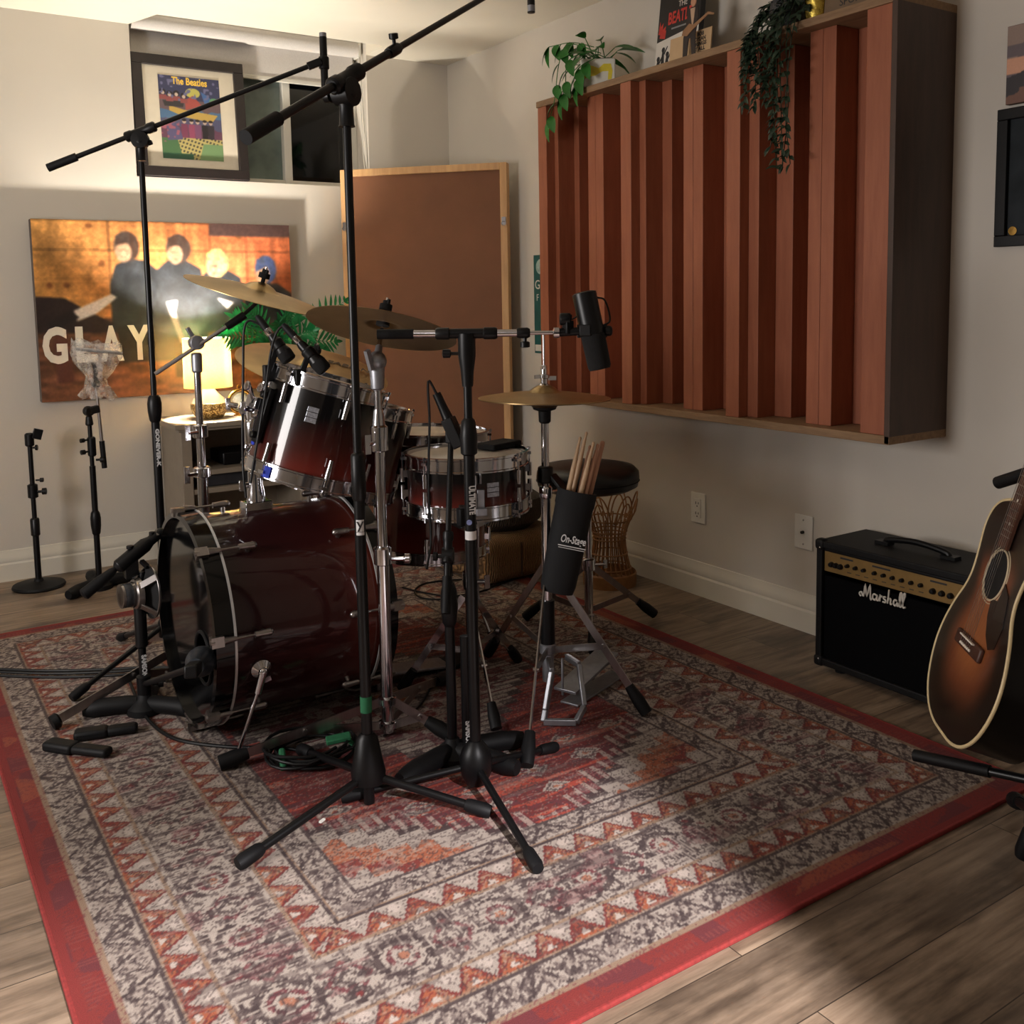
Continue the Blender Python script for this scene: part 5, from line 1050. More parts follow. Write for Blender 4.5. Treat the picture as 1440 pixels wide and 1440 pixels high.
# snare stand with dynamic microphone
S=pz(655,1062,.0); S=V((1.165,2.085,0)); t=thing('microphone_stand','short black stand with thick cast base standing behind the level boom stand','mic stand',S)
lobe_base(t,S,[ang(S,pz(735,1100)),ang(S,pz(590,1100)),ang(S,pz(735,1055))],.17)
zz=zof(642,840,S.y); MB().cyl(S+V((0,0,.05)),S+V((0,0,zz+.02)),.0125,n=18).build('lower_tube',M_black,t)
MB().lathe([(.013,-.06),(.018,-.05),(.022,-.01),(.020,.03),(.014,.05)],S+V((0,0,zof(642,845,S.y))),n=18).build('height_grip',M_blackpl,t)
zt=zof(634,770,S.y); MB().cyl(S+V((0,0,zz)),S+V((0,0,zt)),.009,n=16).build('upper_tube',M_black,t)
J=S+V((0,0,zt)); e=pat(634,618,(1.27,2.16,.75)); bd=(e-J).normalized(); MB().cyl(J-bd*.10,e,.0075,n=14).build('boom_arm',M_black,t); boom_head(t,J,bd,.7); MB().cyl(J-bd*.16,J-bd*.07,.0115,n=14).build('counterweight',M_rubber,t)
vtext('SAMSON',t,S.x+.03,S.y-.02,zof(676,1000,S.y),zof(677,1034,S.y),.0125,M_silverprint,.02)
MB().cyl(S+V((.03,-.02,.05)),S+V((.03,-.02,.33)),.0118,n=16).build('side_tube',M_black,t)
m0=pat(620,567,e); m1=pat(641,613,e); d=(m1-m0).normalized(); m=thing('snare_microphone','black dynamic microphone pointing down at the snare drum head','microphone',m1)
MB().lathe([(0,-.10),(.011,-.10),(.012,-.06),(.015,-.02),(.019,.0),(.021,.03),(.019,.036),(0,.038)],m1-d*.02,d,18).build('body',M_black,m)
MB().bar(m1-d*.05,m1+d*.03,.044,.03).bar(m1-d*.03,e+V((0,0,-.01)),.024,.026).build('clip',M_blackpl,m,bevel=.003)
pts=bez([m1-d*.12,m1-d*.15+V((-.01,0,.004)),pat(604,590,e),pat(603,640,e),pat(603,700,e),pat(606,760,e),pat(600,800,S)],30); MB().tube(pts,.0032,8).build('cable',M_cable,m)
# kick stand
K=V((.593,2.849,0)); t=thing('microphone_stand','short black boom stand with thick cast base in front of the bass drum','mic stand',K)
lobe_base(t,K,[ang(K,pz(135,1012)),ang(K,pz(248,1010)),ang(K,pz(225,950))],.145)
zc=zof(203,905,K.y); zt=zof(199,845,K.y)
MB().cyl(K+V((0,0,.05)),K+V((0,0,zc)),.0110,n=16).build('lower_tube',M_black,t)
MB().lathe([(.012,-.02),(.017,-.015),(.0165,.12),(.012,.14)],K+V((0,0,zof(202,900,K.y))),n=18).build('height_grip',M_blackpl,t)
vtext('SAMSON',t,K.x,K.y,zof(203,919,K.y),zof(205,950,K.y),.0112,M_silverprint,.018)
J=K+V((0.012,0,zof(193,790,K.y))); MB().cyl(K+V((0,0,zc)),J+V((0,0,-.03)),.008,n=14).build('upper_tube',M_black,t)
e=pY(222,752,K.y+.02); c0=pY(118,836,K.y); bd=(e-c0).normalized()
MB().cyl(c0,e,.0068,n=14).build('boom_arm',M_black,t)
MB().tube([c0-bd*.005,c0,c0+bd*.05,c0+bd*.09,c0+bd*.105],[.009,.017,.016,.012,.007],16).build('counterweight',M_rubber,t)
b=MB(); p=c0.lerp(e,.62); b.tube([p-bd*.05,p-bd*.04,p+bd*.05,p+bd*.075],[.011,.02,.021,.012],14); b.box(p+V((0,0,-.03)),(.035,.03,.06)); knob(b,p+V((0,0,.012)),(0,0,1),.010,.02); b.tube([e-bd*.045,e-bd*.04,e+bd*.01,e+bd*.018],[.01,.0145,.0145,.011],14); knob(b,e-bd*.02,(0,0,1),.008,.022); b.build('boom_clutch',M_blackpl,t,bevel=.002)
# bare speaker used as a microphone
sc=pY(210,832,K.y-.03); sd=V((-1,-.12,.03)).normalized(); m=thing('speaker_driver','bare silver speaker driver hung from the short stand as a kick drum microphone','speaker',sc)
MB().lathe([(0,.078),(.030,.078),(.033,.074),(.033,.052),(.030,.048)],sc,sd,28).build('magnet',pm('dark_ferrite',(56,58,62),.5,.2,.1,20),m)
MB().lathe([(.036,.052),(.036,.044),(.030,.044),(.030,.052)],sc,sd,28,True).lathe([(.033,.080),(.0335,.074),(.026,.080)],sc,sd,28).build('back_plate',M_steel,m)
b=MB(); b.lathe([(.028,.048),(.042,.042),(.044,.026),(.040,.024),(.038,.038),(.028,.042)],sc,sd,28,True); b.lathe([(.070,.0),(.076,0),(.076,-.006),(.070,-.006)],sc,sd,40,True)
e1,e2,_=frame(sd)
for k in range(4):
    a=math.pi/4+k*math.pi/2; r=e1*math.cos(a)+e2*math.sin(a); b.bar(sc+sd*.034+r*.04,sc-sd*.002+r*.073,.020,.005,up=r)
b.build('basket',M_steel,m,bevel=.001)
MB().lathe([(0,.012),(.02,.014),(.066,-.002),(.070,-.004),(.064,-.008),(.02,.006),(0,.006)],sc,sd,32).build('cone',M_felt,m)
MB().bar(sc+V((.0,0,.07)),J+V((.0,0,.0)),.012,.010).build('hanger',M_blackpl,m)
# kick microphone in the port
kc=pX(280,933,.62); m=thing('kick_microphone','round dark egg shaped microphone poking into the bass drum port','microphone',kc)
kd=(PORT+V((.03,.02,.01))-kc).normalized()
MB().lathe([(0,-.055),(.020,-.050),(.024,-.02),(.031,0),(.037,.022),(.036,.045),(.026,.066),(.012,.076),(0,.078)],kc,kd,28).build('body',pm('dark_blue_grey_shell',(40,46,54),.32,.3,.1,20),m)
b=MB(); q=pat(205,960,K); b.cyl(V((K.x,K.y,zof(204,962,K.y))),kc-kd*.04,.0085,n=12); b.bar(kc-kd*.12,kc-kd*.04,.03,.03); b.build('clip',M_blackpl,m,bevel=.004)
b=MB(); zk=zof(205,962,K.y); b.lathe([(.013,-.03),(.02,-.025),(.02,.025),(.013,.03)],V((K.x,K.y,zk)),n=16); knob(b,V((K.x+.02,K.y-.01,zk)),(1,-.3,0),.012,.03); b.build('side_clamp',M_blackpl,t)
# far left stands ----------------------------------------------------------
F=V((.532,4.452,0)); t=thing('microphone_stand','short black stand with round disc base by the back wall at far left','mic stand',F)
MB().lathe([(0,0),(.100,0),(.104,.006),(.100,.014),(.04,.022),(.02,.026),(.016,.036),(0,.036)],F,n=40).build('round_base',M_rubber,t)
z1=zof(50,740,F.y); z2=zof(52,610,F.y); MB().cyl(F+V((0,0,.03)),F+V((0,0,z1+.03)),.0125,n=16).lathe([(.014,0),(.018,.004),(.018,.07),(.014,.075)],F+V((0,0,z1-.04)),n=16).build('lower_tube',M_black,t)
MB().cyl(F+V((0,0,z1)),F+V((0,0,z2)),.0095,n=14).build('upper_tube',M_black,t)
b=MB()
for zc in(zof(51,690,F.y),): b.lathe([(.012,-.03),(.02,-.026),(.02,.026),(.012,.03)],F+V((0,0,zc)),n=14); knob(b,F+V((.015,-.01,zc-.003)),(1,-.3,0),.014,.035); knob(b,F+V((.012,-.008,zc+.045)),(1,-.3,0),.009,.03)
b.build('clutch',M_blackpl,t)
b=MB(); zc=z2; b.lathe([(.012,-.05),(.018,-.045),(.018,.0),(.012,.006)],F+V((0,0,zc)),n=14); b.box(F+V((.03,-.01,zc+.0)),(.035,.02,.042),Matrix.Rotation(.3,3,'Y')); knob(b,F+V((.008,-.01,zc-.055)),(1,-.4,0),.012,.02); b.build('clip',M_blackpl,t,bevel=.003)
G=V((.736,4.27,0)); t=thing('microphone_stand','short black boom stand with plastic bag on its folded arm by the back wall','mic stand',G)
lobe_base(t,G,[ang(G,pz(108,840)),ang(G,pz(118,806)),ang(G,pz(210,812))],.15,.0)
zg=zof(138,735,G.y); zt=zof(126,575,G.y)
top=pY(125,585,G.y); 
MB().cyl(G+V((0,0,.05)),G+V((0,0,zof(132,655,G.y))),.0120,n=16).build('lower_tube',M_black,t); grip(t,G+V((0,0,zg)),.013,.10)
MB().cyl(G+V((0,0,zof(131,662,G.y))),top,.0085,n=14).build('upper_tube',M_black,t)
b=MB(); c=pY(129,628,G.y); b.lathe([(.012,-.04),(.0165,-.035),(.0165,.035),(.012,.04)],c,n=14); knob(b,c+V((-.012,-.008,.03)),(-1,-.4,0),.009,.035); knob(b,c+V((-.012,-.008,-.018)),(-1,-.4,0),.010,.035); knob(b,c+V((.012,-.008,-.055)),(1,-.4,0),.012,.03); b.build('clutch',M_blackpl,t)
b=MB(); b.lathe([(0,-.016),(.02,-.014),(.021,.0),(.02,.014),(0,.016)],top+V((0,0,.02)),(.3,-1,0),18); b.tube([top+V((0,0,-.04)),top+V((0,0,-.035)),top+V((0,0,.0))],[.011,.016,.012],14); b.bar(top+V((0,0,.02)),pY(136,578,G.y)+V((.01,0,.01)),.03,.03); b.build('boom_clutch',M_blackpl,t,bevel=.004)
a1,b1=pY(135,540,G.y),pY(146,648,G.y); MB().cyl(a1,b1,.0065,n=14).build('boom_arm',M_steel,t); MB().cyl(b1.lerp(a1,.26),b1+(b1-a1).normalized()*.03,.0105,n=14).build('counterweight',M_rubber,t)
b=MB(); b.ball(a1,.018,14); b.tube([a1,pY(134,520,G.y),pY(131,510,G.y)],[.010,.008,.008],10); b.build('arm_tip',M_blackpl,t)
# clear plastic bag over its top
def plastic():
    m,nt,b=_nt('clear_crumpled_plastic'); v=coords(nt); n=noise(nt,v,26,5,.7)
    b.inputs['Base Color'].default_value=(.9,.88,.82,1); b.inputs['Roughness'].default_value=.18; bump(nt,b,n,1.,.02); b.inputs['IOR'].default_value=1.2
    tr=nt.nodes.new('ShaderNodeBsdfTransparent'); mx=nt.nodes.new('ShaderNodeMixShader'); out=nt.nodes['Material Output']
    nt.links.new(ramp(nt,n,[(.40,(.10,)*3),(.66,(.55,)*3)]),mx.inputs[0]); nt.links.new(tr.outputs[0],mx.inputs[1]); nt.links.new(b.outputs[0],mx.inputs[2]); nt.links.new(mx.outputs[0],out.inputs[0]); return m
rs=random.Random(4); b=MB(); rows=[]
prof=[(100,478,172,482),(98,495,174,500),(104,512,160,520),(122,528,146,532),(118,545,156,548),(112,560,166,562)]
vs=[];fs=[]; n=20
for (xa,ya,xb,yb) in prof:
    for k in range(n):
        a=2*math.pi*k/n; u=.5+.5*math.cos(a); p=pY(xa+(xb-xa)*u,ya+(yb-ya)*u,G.y-.0+.045*math.sin(a)); vs.append(p+V((rs.uniform(-.008,.008),rs.uniform(-.008,.008),rs.uniform(-.012,.012))))
for i in range(len(prof)-1):
    for k in range(n): fs.append((i*n+k,i*n+(k+1)%n,(i+1)*n+(k+1)%n,(i+1)*n+k))
b.add(vs,fs); tag(b.build('plastic_bag',plastic(),origin=pY(134,530,G.y),smooth=80),'crumpled clear plastic bag wrapped over the top of the far left boom stand','plastic bag')
MB().cyl(pY(103,490,G.y),pY(172,497,G.y),.0075,n=12).build('wrapped_arm',M_greymet,t)
# tom microphones clipped to the rim ---------------------------------------
def tom_mic(label,x0,y0,x1,y1,ref,cable,rim):
    a,b_=pat(x0,y0,ref),pat(x1,y1,ref); d=(b_-a).normalized(); L=(b_-a).length
    m=thing('tom_microphone',label,'microphone',b_); s=L/.13
    MB().lathe([(0,0),(.0105,0),(.0105,.018),(.009,.02),(.0095,.022)],a,d,16).build('connector',M_chrome,m)
    MB().lathe([(.010,.02),(.0125,.03),(.0145,L*.55),(.0205,L*.70),(.021,L*.72),(0,L*.72)],a,d,22).build('body',M_black,m)
    MB().lathe([(.0205,L*.72),(.0215,L*.76),(.0205,L*.95),(.017,L*.985),(0,L)],a,d,22).build('grille',M_felt,m)
    c=a.lerp(b_,.48); r=pat(*rim,ref); b=MB(); b.bar(c,r,.020,.016); b.box(r+V((0,0,-.005)),(.03,.022,.045)); b.lathe([(.013,-.016),(.018,-.012),(.018,.012),(.013,.016)],c,d,14); b.build('rim_clip',M_blackpl,m,bevel=.003)
    b=MB(); pts=bez([a+d*.002]+[pat(px_,py_,V(ref)+V((dx_,dy_,0))) for px_,py_,dx_,dy_ in cable],40); b.tube([a-d*.045,a-d*.035,a,a+d*.004],[.006,.0095,.0105,.0105],14); o=b.build('cable_plug',M_rubber,m); MB().tube(pts,.0033,8).build('cable',M_cable,m)
tom_mic('left of two black microphones clipped to the front tom rim',375,463,408,508,(.95,2.52,1.),[(364,456,0,0),(350,451,0,0),(343,466,0,0),(342,520,0,0),(341,600,0,0),(342,660,-.02,-.02),(346,700,-.02,-.02)],(378,522))
tom_mic('right of two black microphones clipped to the front tom rim',414,474,458,522,(1.0,2.42,1.),[(408,466,0,0),(398,459,0,0),(388,470,0,0),(380,500,0,0),(372,560,-.02,0),(362,620,-.03,0),(352,680,-.04,-.02)],(422,528))
# ---------------------------------------------------------------- amplifier
M_tolex=pm('black_grained_vinyl',(9,9,11),.55,0,.25,90,bmp=.35,bscale=700,spec=.25)
M_grille=pm('black_speaker_cloth',(4,4,6),.9,0,.3,300,bmp=.3,spec=.1)
M_panel=pm('dull_gold_panel',(150,120,72),.4,.5,.08,30)
AX0,AX1,AY0,AY1,AZ0,AZ1=2.395,2.632,1.445,1.972,.022,.412
t=thing('guitar_amplifier','black combo guitar amplifier with gold control panel standing by the right wall','amplifier',((AX0+AX1)/2,(AY0+AY1)/2,0))
f=.022
b=MB(); b.box(((AX0+AX1)/2,(AY0+AY1)/2,AZ1-f/2),(AX1-AX0,AY1-AY0,f)).box(((AX0+AX1)/2,(AY0+AY1)/2,AZ0+f/2),(AX1-AX0,AY1-AY0,f))
for y in(AY0+f/2,AY1-f/2): b.box(((AX0+AX1)/2,y,(AZ0+AZ1)/2),(AX1-AX0,f,AZ1-AZ0-2*f))
b.box((AX1-.01,(AY0+AY1)/2,(AZ0+AZ1)/2),(.018,AY1-AY0-2*f,AZ1-AZ0-2*f)); b.build('cabinet',M_tolex,t,smooth=0,bevel=.004)
MB().box((AX0+.02,(AY0+AY1)/2,(AZ0+AZ1)/2-.045),(.012,AY1-AY0-2*f,AZ1-AZ0-2*f-.085)).build('speaker_cloth',M_grille,t,smooth=0)
pzc=AZ1-.062; MB().box((AX0+.016,(AY0+AY1)/2,pzc),(.012,AY1-AY0-2*f-.004,.062)).build('control_panel',M_panel,t,smooth=0,bevel=.001)
MB().box((AX0+.014,(AY0+AY1)/2,AZ1-.0265),(.016,AY1-AY0-2*f,.009)).build('piping',M_blackpl,t,smooth=0,bevel=.003)
yk=[AY1-.052,AY1-.068,AY1-.084]+[AY1-.11-.029*i for i in range(3)]+[AY1-.205-.03*i for i in range(6)]+[AY0+.135,AY0+.108,AY0+.082]
for i,y in enumerate(yk):
    big=i<3 or i>11
    MB().lathe([(.0085 if big else .006,0),(.0085 if big else .006,.006),(.006 if big else .0045,.012),(0,.0125)],(AX0+.010,y,pzc-.006 if big else pzc+.002),(-1,0,0),14).build('knob',M_blackpl,t)
b=MB()
for y,w in((AY1-.105,.045),(AY1-.225,.06),(AY0+.12,.05)): b.box((AX0+.0095,y,pzc+.021),(.001,w,.005))
for i in range(9): b.box((AX0+.0095,AY1-.115-.03*i,pzc-.018),(.001,.014,.002))
b.build('panel_print',M_inkd,t,smooth=0)
b=MB()
for i in range(3): b.box((AX0+.009,AY0+.042,pzc-.008+.011*i),(.006,.022,.006))
b.build('power_switch',M_blackpl,t,smooth=0)
# script lettering as bent strokes
M_logo=pm('white_logo',(205,200,190),.4,0,.05,20)
ML=basis((0,-1,0),(0,0,1),(-1,0,0),(AX0+.0085,AY1-.235,AZ1-.128))
strokes=[[(-.082,-.012),(-.088,-.004),(-.080,.002),(-.072,-.010),(-.066,.030),(-.060,-.008),(-.048,.032),(-.046,-.012),(-.040,-.010)],
[(-.024,.004),(-.034,.006),(-.038,-.006),(-.030,-.012),(-.023,-.002),(-.022,.006),(-.022,-.010),(-.016,-.010)],[(-.016,-.009),(-.011,.008),(-.0095,.003),(-.003,.007)],[(-.010,.003),(-.012,-.011)],[(.010,.006),(.003,.006),(.002,.001),(.009,-.003),(.008,-.010),(-.001,-.010)],
[(.021,.032),(.019,.010),(.016,-.011)],[(.016,-.006),(.022,.005),(.028,.003),(.027,-.010),(.033,-.009)],[(.050,.004),(.042,.006),(.038,-.005),(.044,-.012),(.051,-.001),(.051,-.010),(.056,-.010)],[(.056,-.009),(.066,.026),(.063,.032),(.059,.02),(.060,-.009),(.066,-.010)],[(.066,-.009),(.078,.027),(.075,.033),(.070,.02),(.071,-.009),(.080,-.008)]]
b=MB()
for s in strokes: b.tube([ML@V((x*.92,y*.95,.001)) for x,y,_ in bez([(x,y,0) for x,y in s],30)],.0026,6)
b.build('lettering',M_logo,t)
b=MB(); yc=(AY0+AY1)/2; b.tube(bez([((AX0+AX1)/2,yc+.105,AZ1+.004),((AX0+AX1)/2,yc+.09,AZ1+.016),((AX0+AX1)/2,yc,AZ1+.026),((AX0+AX1)/2,yc-.09,AZ1+.016),((AX0+AX1)/2,yc-.105,AZ1+.004)],20),.009,10)
for s in(1,-1): b.box(((AX0+AX1)/2,yc+s*.108,AZ1+.005),(.032,.045,.010))
b.build('handle',M_blackpl,t,bevel=.003)
for y in(AY0+.012,AY1-.012):
    for z in(AZ0+.012,AZ1-.012):
        c=MB(); c.box((AX0+.012,y,z),(.034,.034,.034)); o=c.build('corner_protector',M_rubber,t,bevel=.010,seg=3); MB().ball((AX0-.005,y+(.006 if y<1.6 else -.006),z+(-.008 if z>.2 else .008)),.0035,8).build('rivet',M_chrome,o)
for y in(AY0+.06,AY1-.06):
    for x in(AX0+.05,AX1-.05): MB().cyl((x,y,0.001),(x,y,AZ0),.018,n=14).build('foot',M_rubber,t)
# ---------------------------------------------------------------- acoustic guitar
def at_depth(x,y,D): return CAM+ray(x,y)*D
gx0=(CR*-.143-CU*.075-CF*.987).normalized(); gy=(CR*.265+CU*.916-CF*.108); gy=(gy-gx0*gy.dot(gx0)).normalized(); gx=gx0; gn=gx.cross(gy); GS=.985
gb=at_depth(1366,908,2.02)-gy*.192
MG=basis(gx,gy,gn,gb)
half=[(0,0),(.06,.002),(.115,.018),(.160,.052),(.188,.10),(.198,.150),(.190,.20),(.168,.25),(.142,.29),(.131,.32),(.131,.35),(.138,.385),(.146,.42),(.145,.45),(.130,.478),(.10,.497),(.05,.508),(0,.510)]
hp=[(x*GS,y*GS) for x,y,_ in bez([(x,y,0) for x,y in half],56)]
out=hp+[(-x,y) for x,y in hp[-2:0:-1]]
t=thing('acoustic_guitar','sunburst acoustic guitar with cream edging leaning on a stand at far right','guitar',gb)
def sunburst():
    m,nt,b=_nt('sunburst_top'); a=N(nt,'ShaderNodeAttribute',attribute_name='dye'); v=coords(nt,(180,9,9),rot=(0,0,0)); g=noise(nt,v,1.5,3)
    nt.links.new(mix(nt,a.outputs['Color'],ramp(nt,g,[(.3,(.82,.8,.78)),(.7,(1,1,1))]),1.,'MULTIPLY'),b.inputs['Base Color']); b.inputs['Roughness'].default_value=.3; b.inputs['Coat Weight'].default_value=.5; return m
# top: fan of rings from the centre so the burst colour follows the outline
n=len(out); cx_,cy_=0.,.235*GS; sh=(0.,.345*GS); ps=[]; cols=[]; K_=18
C0,C1_,C2_=np.array((158,94,54.)),np.array((108,58,36.)),np.array((28,19,16.))
for k in range(K_+1):
    s=k/K_
    for (x,y) in out:
        px_,py_=cx_+(x-cx_)*s,cy_+(y-cy_)*s; ps.append(MG@V((px_,py_,0)))
        dd=s*1.0; yy=py_/.51; dd=min(1,dd+max(0,(yy-.70))*1.6)
        c=C0 if dd<.30 else (C0+(C1_-C0)*(dd-.30)/.25 if dd<.55 else (C1_+(C2_-C1_)*(dd-.55)/.25 if dd<.80 else C2_)); cols.append(c)
fs=[]
for k in range(K_):
    for i in range(n): j=(i+1)%n; fs.append((k*n+i,k*n+j,(k+1)*n+j,(k+1)*n+i))
b=MB(); b.add(ps,fs); o=b.build('top',sunburst(),t,smooth=60)
at_=o.data.color_attributes.new('dye','FLOAT_COLOR','POINT'); arr=np.ones((len(ps),4),np.float32); s_=np.array(cols)/255.; arr[:,:3]=np.where(s_<=.04045,s_/12.92,((s_+.055)/1.055)**2.4); at_.data.foreach_set('color',arr.ravel())
DP=.105; b=MB(); vs=[MG@V((x*.992,y,-.001)) for x,y in out]+[MG@V((x*.992,y,-DP)) for x,y in out]; fs=[(i,(i+1)%n,(i+1)%n+n,i+n) for i in range(n)]+[tuple(range(n,2*n))]
b.add(vs,fs); b.build('body_sides',pm('black_lacquered_wood',(10,8,8),.35,0,.1,10,coat=.2,spec=.2),t,smooth=50)
bd_=MB(); bd_.tube([MG@V((x,y,-.0015)) for x,y in out]+[MG@V((out[0][0],out[0][1],-.0015))],.0036,8,False); bd_.build('binding',pm('cream_binding',(214,194,150),.4,0,.05,20),t)
SHC=(0,.352*GS); b=MB(); b.lathe([(0,0),(.050,.0004),(.0,.0006)],MG@V((SHC[0],SHC[1],.0006)),gn,36); b.build('sound_hole',pm('dark_hole',(14,10,9),.9),t)
MB().torus(MG@V((SHC[0],SHC[1],.0008)),gn,.053,.0022,40,6).torus(MG@V((SHC[0],SHC[1],.0004)),gn,.060,.0010,40,6).build('rosette',pm('cream_rosette',(206,190,160),.4),t)
pg=[(.020,.305),(.055,.31),(.062,.35),(.095,.33),(.118,.27),(.112,.225),(.085,.215),(.055,.235),(.03,.27)]
MB().prism([(x*GS,y*GS) for x,y in pg],MG@Matrix.Translation((0,0,.0006)),.0015).build('pickguard',pm('dark_pickguard',(34,22,20),.2,0,.2,20,coat=.4),t,smooth=0)
b=MB(); M3=MG.to_3x3(); b.box(MG@V((0,.192,.005)),(.150,.030,.010),M3); br=b.build('bridge',wood('rosewood',(76,44,32),(54,32,25),(8,1,1),8,.5),t,bevel=.004)
MB().box(MG@V((0,.203,.012)),(.078,.0028,.006),M3).build('saddle',M_cream,br)
for k in range(6): MB().ball(MG@V((-.0275+.011*k,.187,.0115)),.0032,8).build('bridge_pin',M_cream,br)
b=MB(); b.prism([(-.026,.404),(.026,.404),(.0215,.86),(-.0215,.86)],MG@Matrix.Translation((0,0,.003)),.006); b.build('fingerboard',wood('dark_rosewood',(92,56,40),(66,40,31),(1,8,1),8,.5),t,smooth=0)
b=MB()
for k in range(20):
    y=.86-.648*(1-2**(-k/12.)); 
    if y>.41: b.bar(MG@V((-.024,y,.0095)),MG@V((.024,y,.0095)),.002,.0015,up=gn)
b.build('frets',M_steel,t)
for k,y in enumerate((.455,.505,.555,.625,.70)): MB().lathe([(0,0),(.0032,.0003),(0,.0005)],MG@V((0,y,.0092)),gn,12).build('inlay_dot',M_cream,t)
b=MB(); b.prism([(-.024,.47),(.024,.47),(.021,.87),(-.021,.87)],MG@Matrix.Translation((0,0,-.018)),.021); b.prism([(-.022,.86),(.022,.86),(.034,.90),(.038,1.04),(-.038,1.04),(-.034,.90)],MG@Matrix.Translation((0,0,-.014)),.015); b.build('neck',wood('brown_mahogany',(96,56,38),(74,42,30),(1,8,1),6,.4),t,smooth=0,bevel=.004)
for k in range(6): MB().tube([MG@V((-.0275+.011*k,.190,.013)),MG@V((-.018+.0072*k,.865,.0125))],.0006,5).build('string',M_steel,t)
MB().box(MG@V((0,.862,.008)),(.044,.005,.010),M3).build('nut',M_cream,t)
# guitar stand
back=-gn; back.z=0; back.normalize(); pc_=V((gb.x,gb.y,0))+back*.17+gx0*.06; pc_.z=0
t=thing('guitar_stand','black folding guitar stand with padded arms holding the acoustic guitar','guitar stand',pc_)
nk=MG@V((0,.60,-.05)); top=nk+back*.05
b=MB(); b.cyl(pc_+V((0,0,.12)),top,.0115,n=16); b.build('post',M_black,t)
yl=at_depth(1403,679,2.12); yc_=MG@V((0,.60,-.04)); b=MB(); b.tube([top,yc_],.009,10); b.tube([yl,yl+(yc_-yl)*.5,yc_,yc_+(yc_-yl)*.8],.0135,14); b.build('neck_yoke',M_rubber,t)
a0=pc_+V((0,0,.12))
low=min((MG@V((x,y,z))).z for x,y in out for z in(0,-.105))
for e_ in(at_depth(1286,1062,2.14),at_depth(1470,1095,1.90)):
    p=at_depth(1405,1084,2.06) if e_.x>2.0 else at_depth(1462,1100,1.95); b=MB(); b.tube([a0,p,e_],.0095,12); m_=b.build('cradle_arm',M_black,t); MB().cyl(e_+(p-e_).normalized()*.16,e_,.013,n=14).build('foam_pad',M_rubber,m_)
for f in(pz(1438,1205,.02),V((pc_.x+.20,pc_.y+.16,.02)),V((pc_.x+.26,pc_.y-.20,.02))): round_leg(t,a0+V((0,0,.0)),f,.0105,.07)
MB().lathe([(.016,-.03),(.024,-.025),(.024,.03),(.016,.035)],a0,n=16).build('leg_hub',M_blackpl,t)
# ---------------------------------------------------------------- cane basket
c=V((2.47,3.075,0)); t=thing('cane_basket','open brown cane basket with looped rim beside the drum stool','basket',c)
MB().lathe([(0,0),(.108,0),(.110,.05),(.106,.055),(.104,.01),(0,.01)],c,n=36).build('woven_base',M_cane,t)
def rad(z): return .108-.045*math.sin(min(1,z/.20)*math.pi/2)**1.0+ (0 if z<.20 else .048*((z-.20)/.12)**1.3)
for k in range(26):
    a=2*math.pi*k/26; MB().tube([c+V((math.cos(a)*rad(z),math.sin(a)*rad(z),z)) for z in(.04,.08,.12,.16,.20,.23,.26,.28)],.0032,6).build('upright',M_cane,t)
for z in(.07,.13,.19,.205,.22,.27): MB().torus(c+V((0,0,z)),(0,0,1),rad(z)+.003,.003,44,6).build('hoop',M_cane,t)
for k in range(6):
    for j,(w,h) in enumerate(((.36,.115),(.24,.085))):
        a0_=2*math.pi*(k+.5)/6; pts=[]
        for i in range(17):
            u=i/16; a=a0_+(u-.5)*2*w*1.25; z=.262+h*math.sin(math.pi*u)**.7; r=rad(min(z,.30))+.014*math.sin(math.pi*u); pts.append(c+V((math.cos(a)*r,math.sin(a)*r,z)))
        MB().tube(pts,.0032,6).build('rim_loop',M_cane,t)
# ---------------------------------------------------------------- poufs
pc_=V((2.21,3.52,0)); bx_=.165
b=MB(); b.box(pc_+V((0,0,.105)),(.44,.44,.19),Matrix.Rotation(.12,3,'Z')); o=thing('jute_pouf','square woven jute floor pouf under the dark chunky cushion','pouf',pc_)
b.build('woven_body',M_jute,o,bevel=.05,seg=4)
R3=Matrix.Rotation(.12,3,'Z'); M_seam=pm('dark_jute_thread',(80,58,40),.9)
for sx,sy in ((-.221,-.06),(-.05,-.221),(.09,-.221),(-.221,.09)): MB().tube([pc_+R3@V((sx,sy,.03)),pc_+R3@V((sx,sy,.17))],.005,6).build('stitched_seam',M_seam,o)
tag(MB().lathe([(0,.203),(.15,.203),(.19,.235),(.198,.28),(.19,.325),(.15,.352),(0,.358)],pc_,n=44).build('round_cushion',M_darkweave,origin=pc_+V((0,0,.203))),'round dark chunky knit cushion stacked on the jute pouf','cushion')
# ---------------------------------------------------------------- cables on the rug
zc=.0145
def cable(name,label,px,r=.0036,z=zc):
    pts=bez([pz(x,y,z) if not isinstance(x,V) else x for x,y in px],60); tag(MB().tube(pts,r,8).build(name,M_cable,origin=pts[0]),label,'cable')
for k,(dy,lab) in enumerate(((0,'upper'),(4,'middle'),(9,'lower'))):
    cable('audio_cable',lab+' one of three black cables running in from the left edge of the rug',[(-60,938+dy),(60,943+dy),(150,941+dy),(215,938+dy*.8),(262,940+dy*.6)],.0046,.0146+.0035*(k==1))
cable('audio_cable','thick black cable curling from the kick stand base under the bass drum spur',[(178,948),(196,990),(214,1018),(250,1040),(320,1050),(400,1052),(440,1060)],.0048)
cable('audio_cable','thin black cable looping on the rug behind the bass drum',[(566,826),(600,834),(640,838),(690,826),(660,815),(600,820),(583,832),(600,842),(650,840),(700,822),(745,806)],.0034)
cable('audio_cable','black cable hanging from the middle stands onto the rug by the foot pedal',[(622,930),(606,965),(592,990),(560,1020),(540,1035)],.0034)
cc=pz(438,1066,0); pts=[]
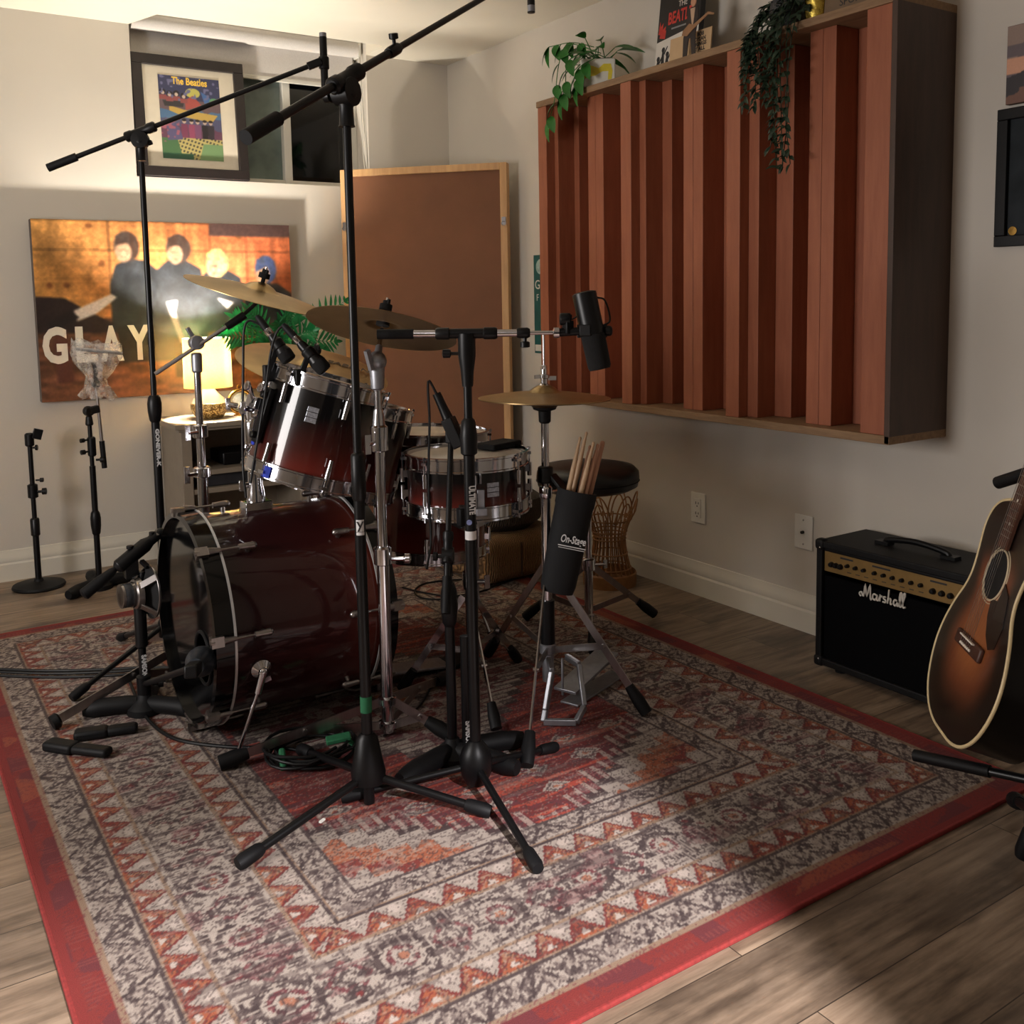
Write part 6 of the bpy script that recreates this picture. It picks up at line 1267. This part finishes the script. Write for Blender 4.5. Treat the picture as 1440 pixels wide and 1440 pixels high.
for i in range(150):
    a=i*2*math.pi/22+.3; r=.095+.014*math.sin(i*.37); pts.append(cc+V((math.cos(a)*r*1.1,math.sin(a)*r,.0145+.0062*(i//25)+.003*math.sin(i*1.1))))
t=thing('coiled_cable','coil of black cable tied with green tape beside the bass drum','cable',cc)
MB().tube(pts,.0042,8).build('coil',M_cable,t)
q=pz(476,1040,.045); b=MB(); b.bar(q+V((-.03,.01,0)),q+V((.03,-.01,.006)),.035,.012); b.bar(q+V((.02,-.012,.0)),q+V((.045,-.03,-.03)),.02,.006); b.build('green_tape_tab',M_green_tape,t,bevel=.003)
q=pz(398,1066,.035); MB().bar(q+V((-.006,-.02,-.02)),q+V((.004,.02,.012)),.016,.028).build('green_tape_wrap',M_green_tape,t,bevel=.005)
tag(MB().box(pz(453,1154,.0125),(.016,.006,.004),Matrix.Rotation(.5,3,'Z')).build('paper_scrap',M_white,origin=pz(453,1154,.0105)),'tiny white scrap of paper lying on the red part of the rug','paper')
# ---------------------------------------------------------------- light and camera
def light(name,kind,loc,energy,color,size=None,target=None,**kw):
    l=bpy.data.lights.new(name,kind); l.energy=energy; l.color=color
    if size: 
        if kind=='AREA': l.size=size
        else: l.shadow_soft_size=size
    for k,v in kw.items(): setattr(l,k,v)
    o=bpy.data.objects.new(name,l); COL.objects.link(o); o.location=loc
    if target: o.rotation_euler=(V(target)-V(loc)).to_track_quat('-Z','Y').to_euler()
    return o
light('bulb_light','POINT',(LAMP.x,LAMP.y,LAMP.z+.262),98,(1.,.92,.80),.025)
light('hall_light','SPOT',(.668,-1.85,2.355),1200,(1.,.95,.96),.02,(.62,1.85,0),spot_size=math.radians(38),spot_blend=.7)
light('room_side_light','AREA',(-1.45,2.2,1.2),30,(1.,.95,.92),.8,(2.6,2.3,.6))
light('room_fill_light','AREA',(-.6,-.3,2.36),3.5,(1.,.94,.92),.5,(-.6,-.3,0))  # soft overhead fill added to lift the dim room, not a real fixture
wd=bpy.data.worlds.new('World'); SC.world=wd; wd.use_nodes=True
wd.node_tree.nodes['Background'].inputs[0].default_value=(.9,.85,.85,1); wd.node_tree.nodes['Background'].inputs[1].default_value=.015
cam=bpy.data.cameras.new('camera'); co=bpy.data.objects.new('camera',cam); COL.objects.link(co); SC.camera=co
cam.sensor_width=36; cam.sensor_fit='HORIZONTAL'; cam.lens=FPX/1440*36; cam.shift_x=0; cam.shift_y=(CYP-720)/1440
co.matrix_world=basis(CR,CU,-CF,CAM); cam.clip_start=.02
SC.view_settings.view_transform='Standard'; SC.view_settings.look='None'; SC.view_settings.gamma=1; SC.view_settings.use_curve_mapping=False
SC.view_settings.exposure=.66
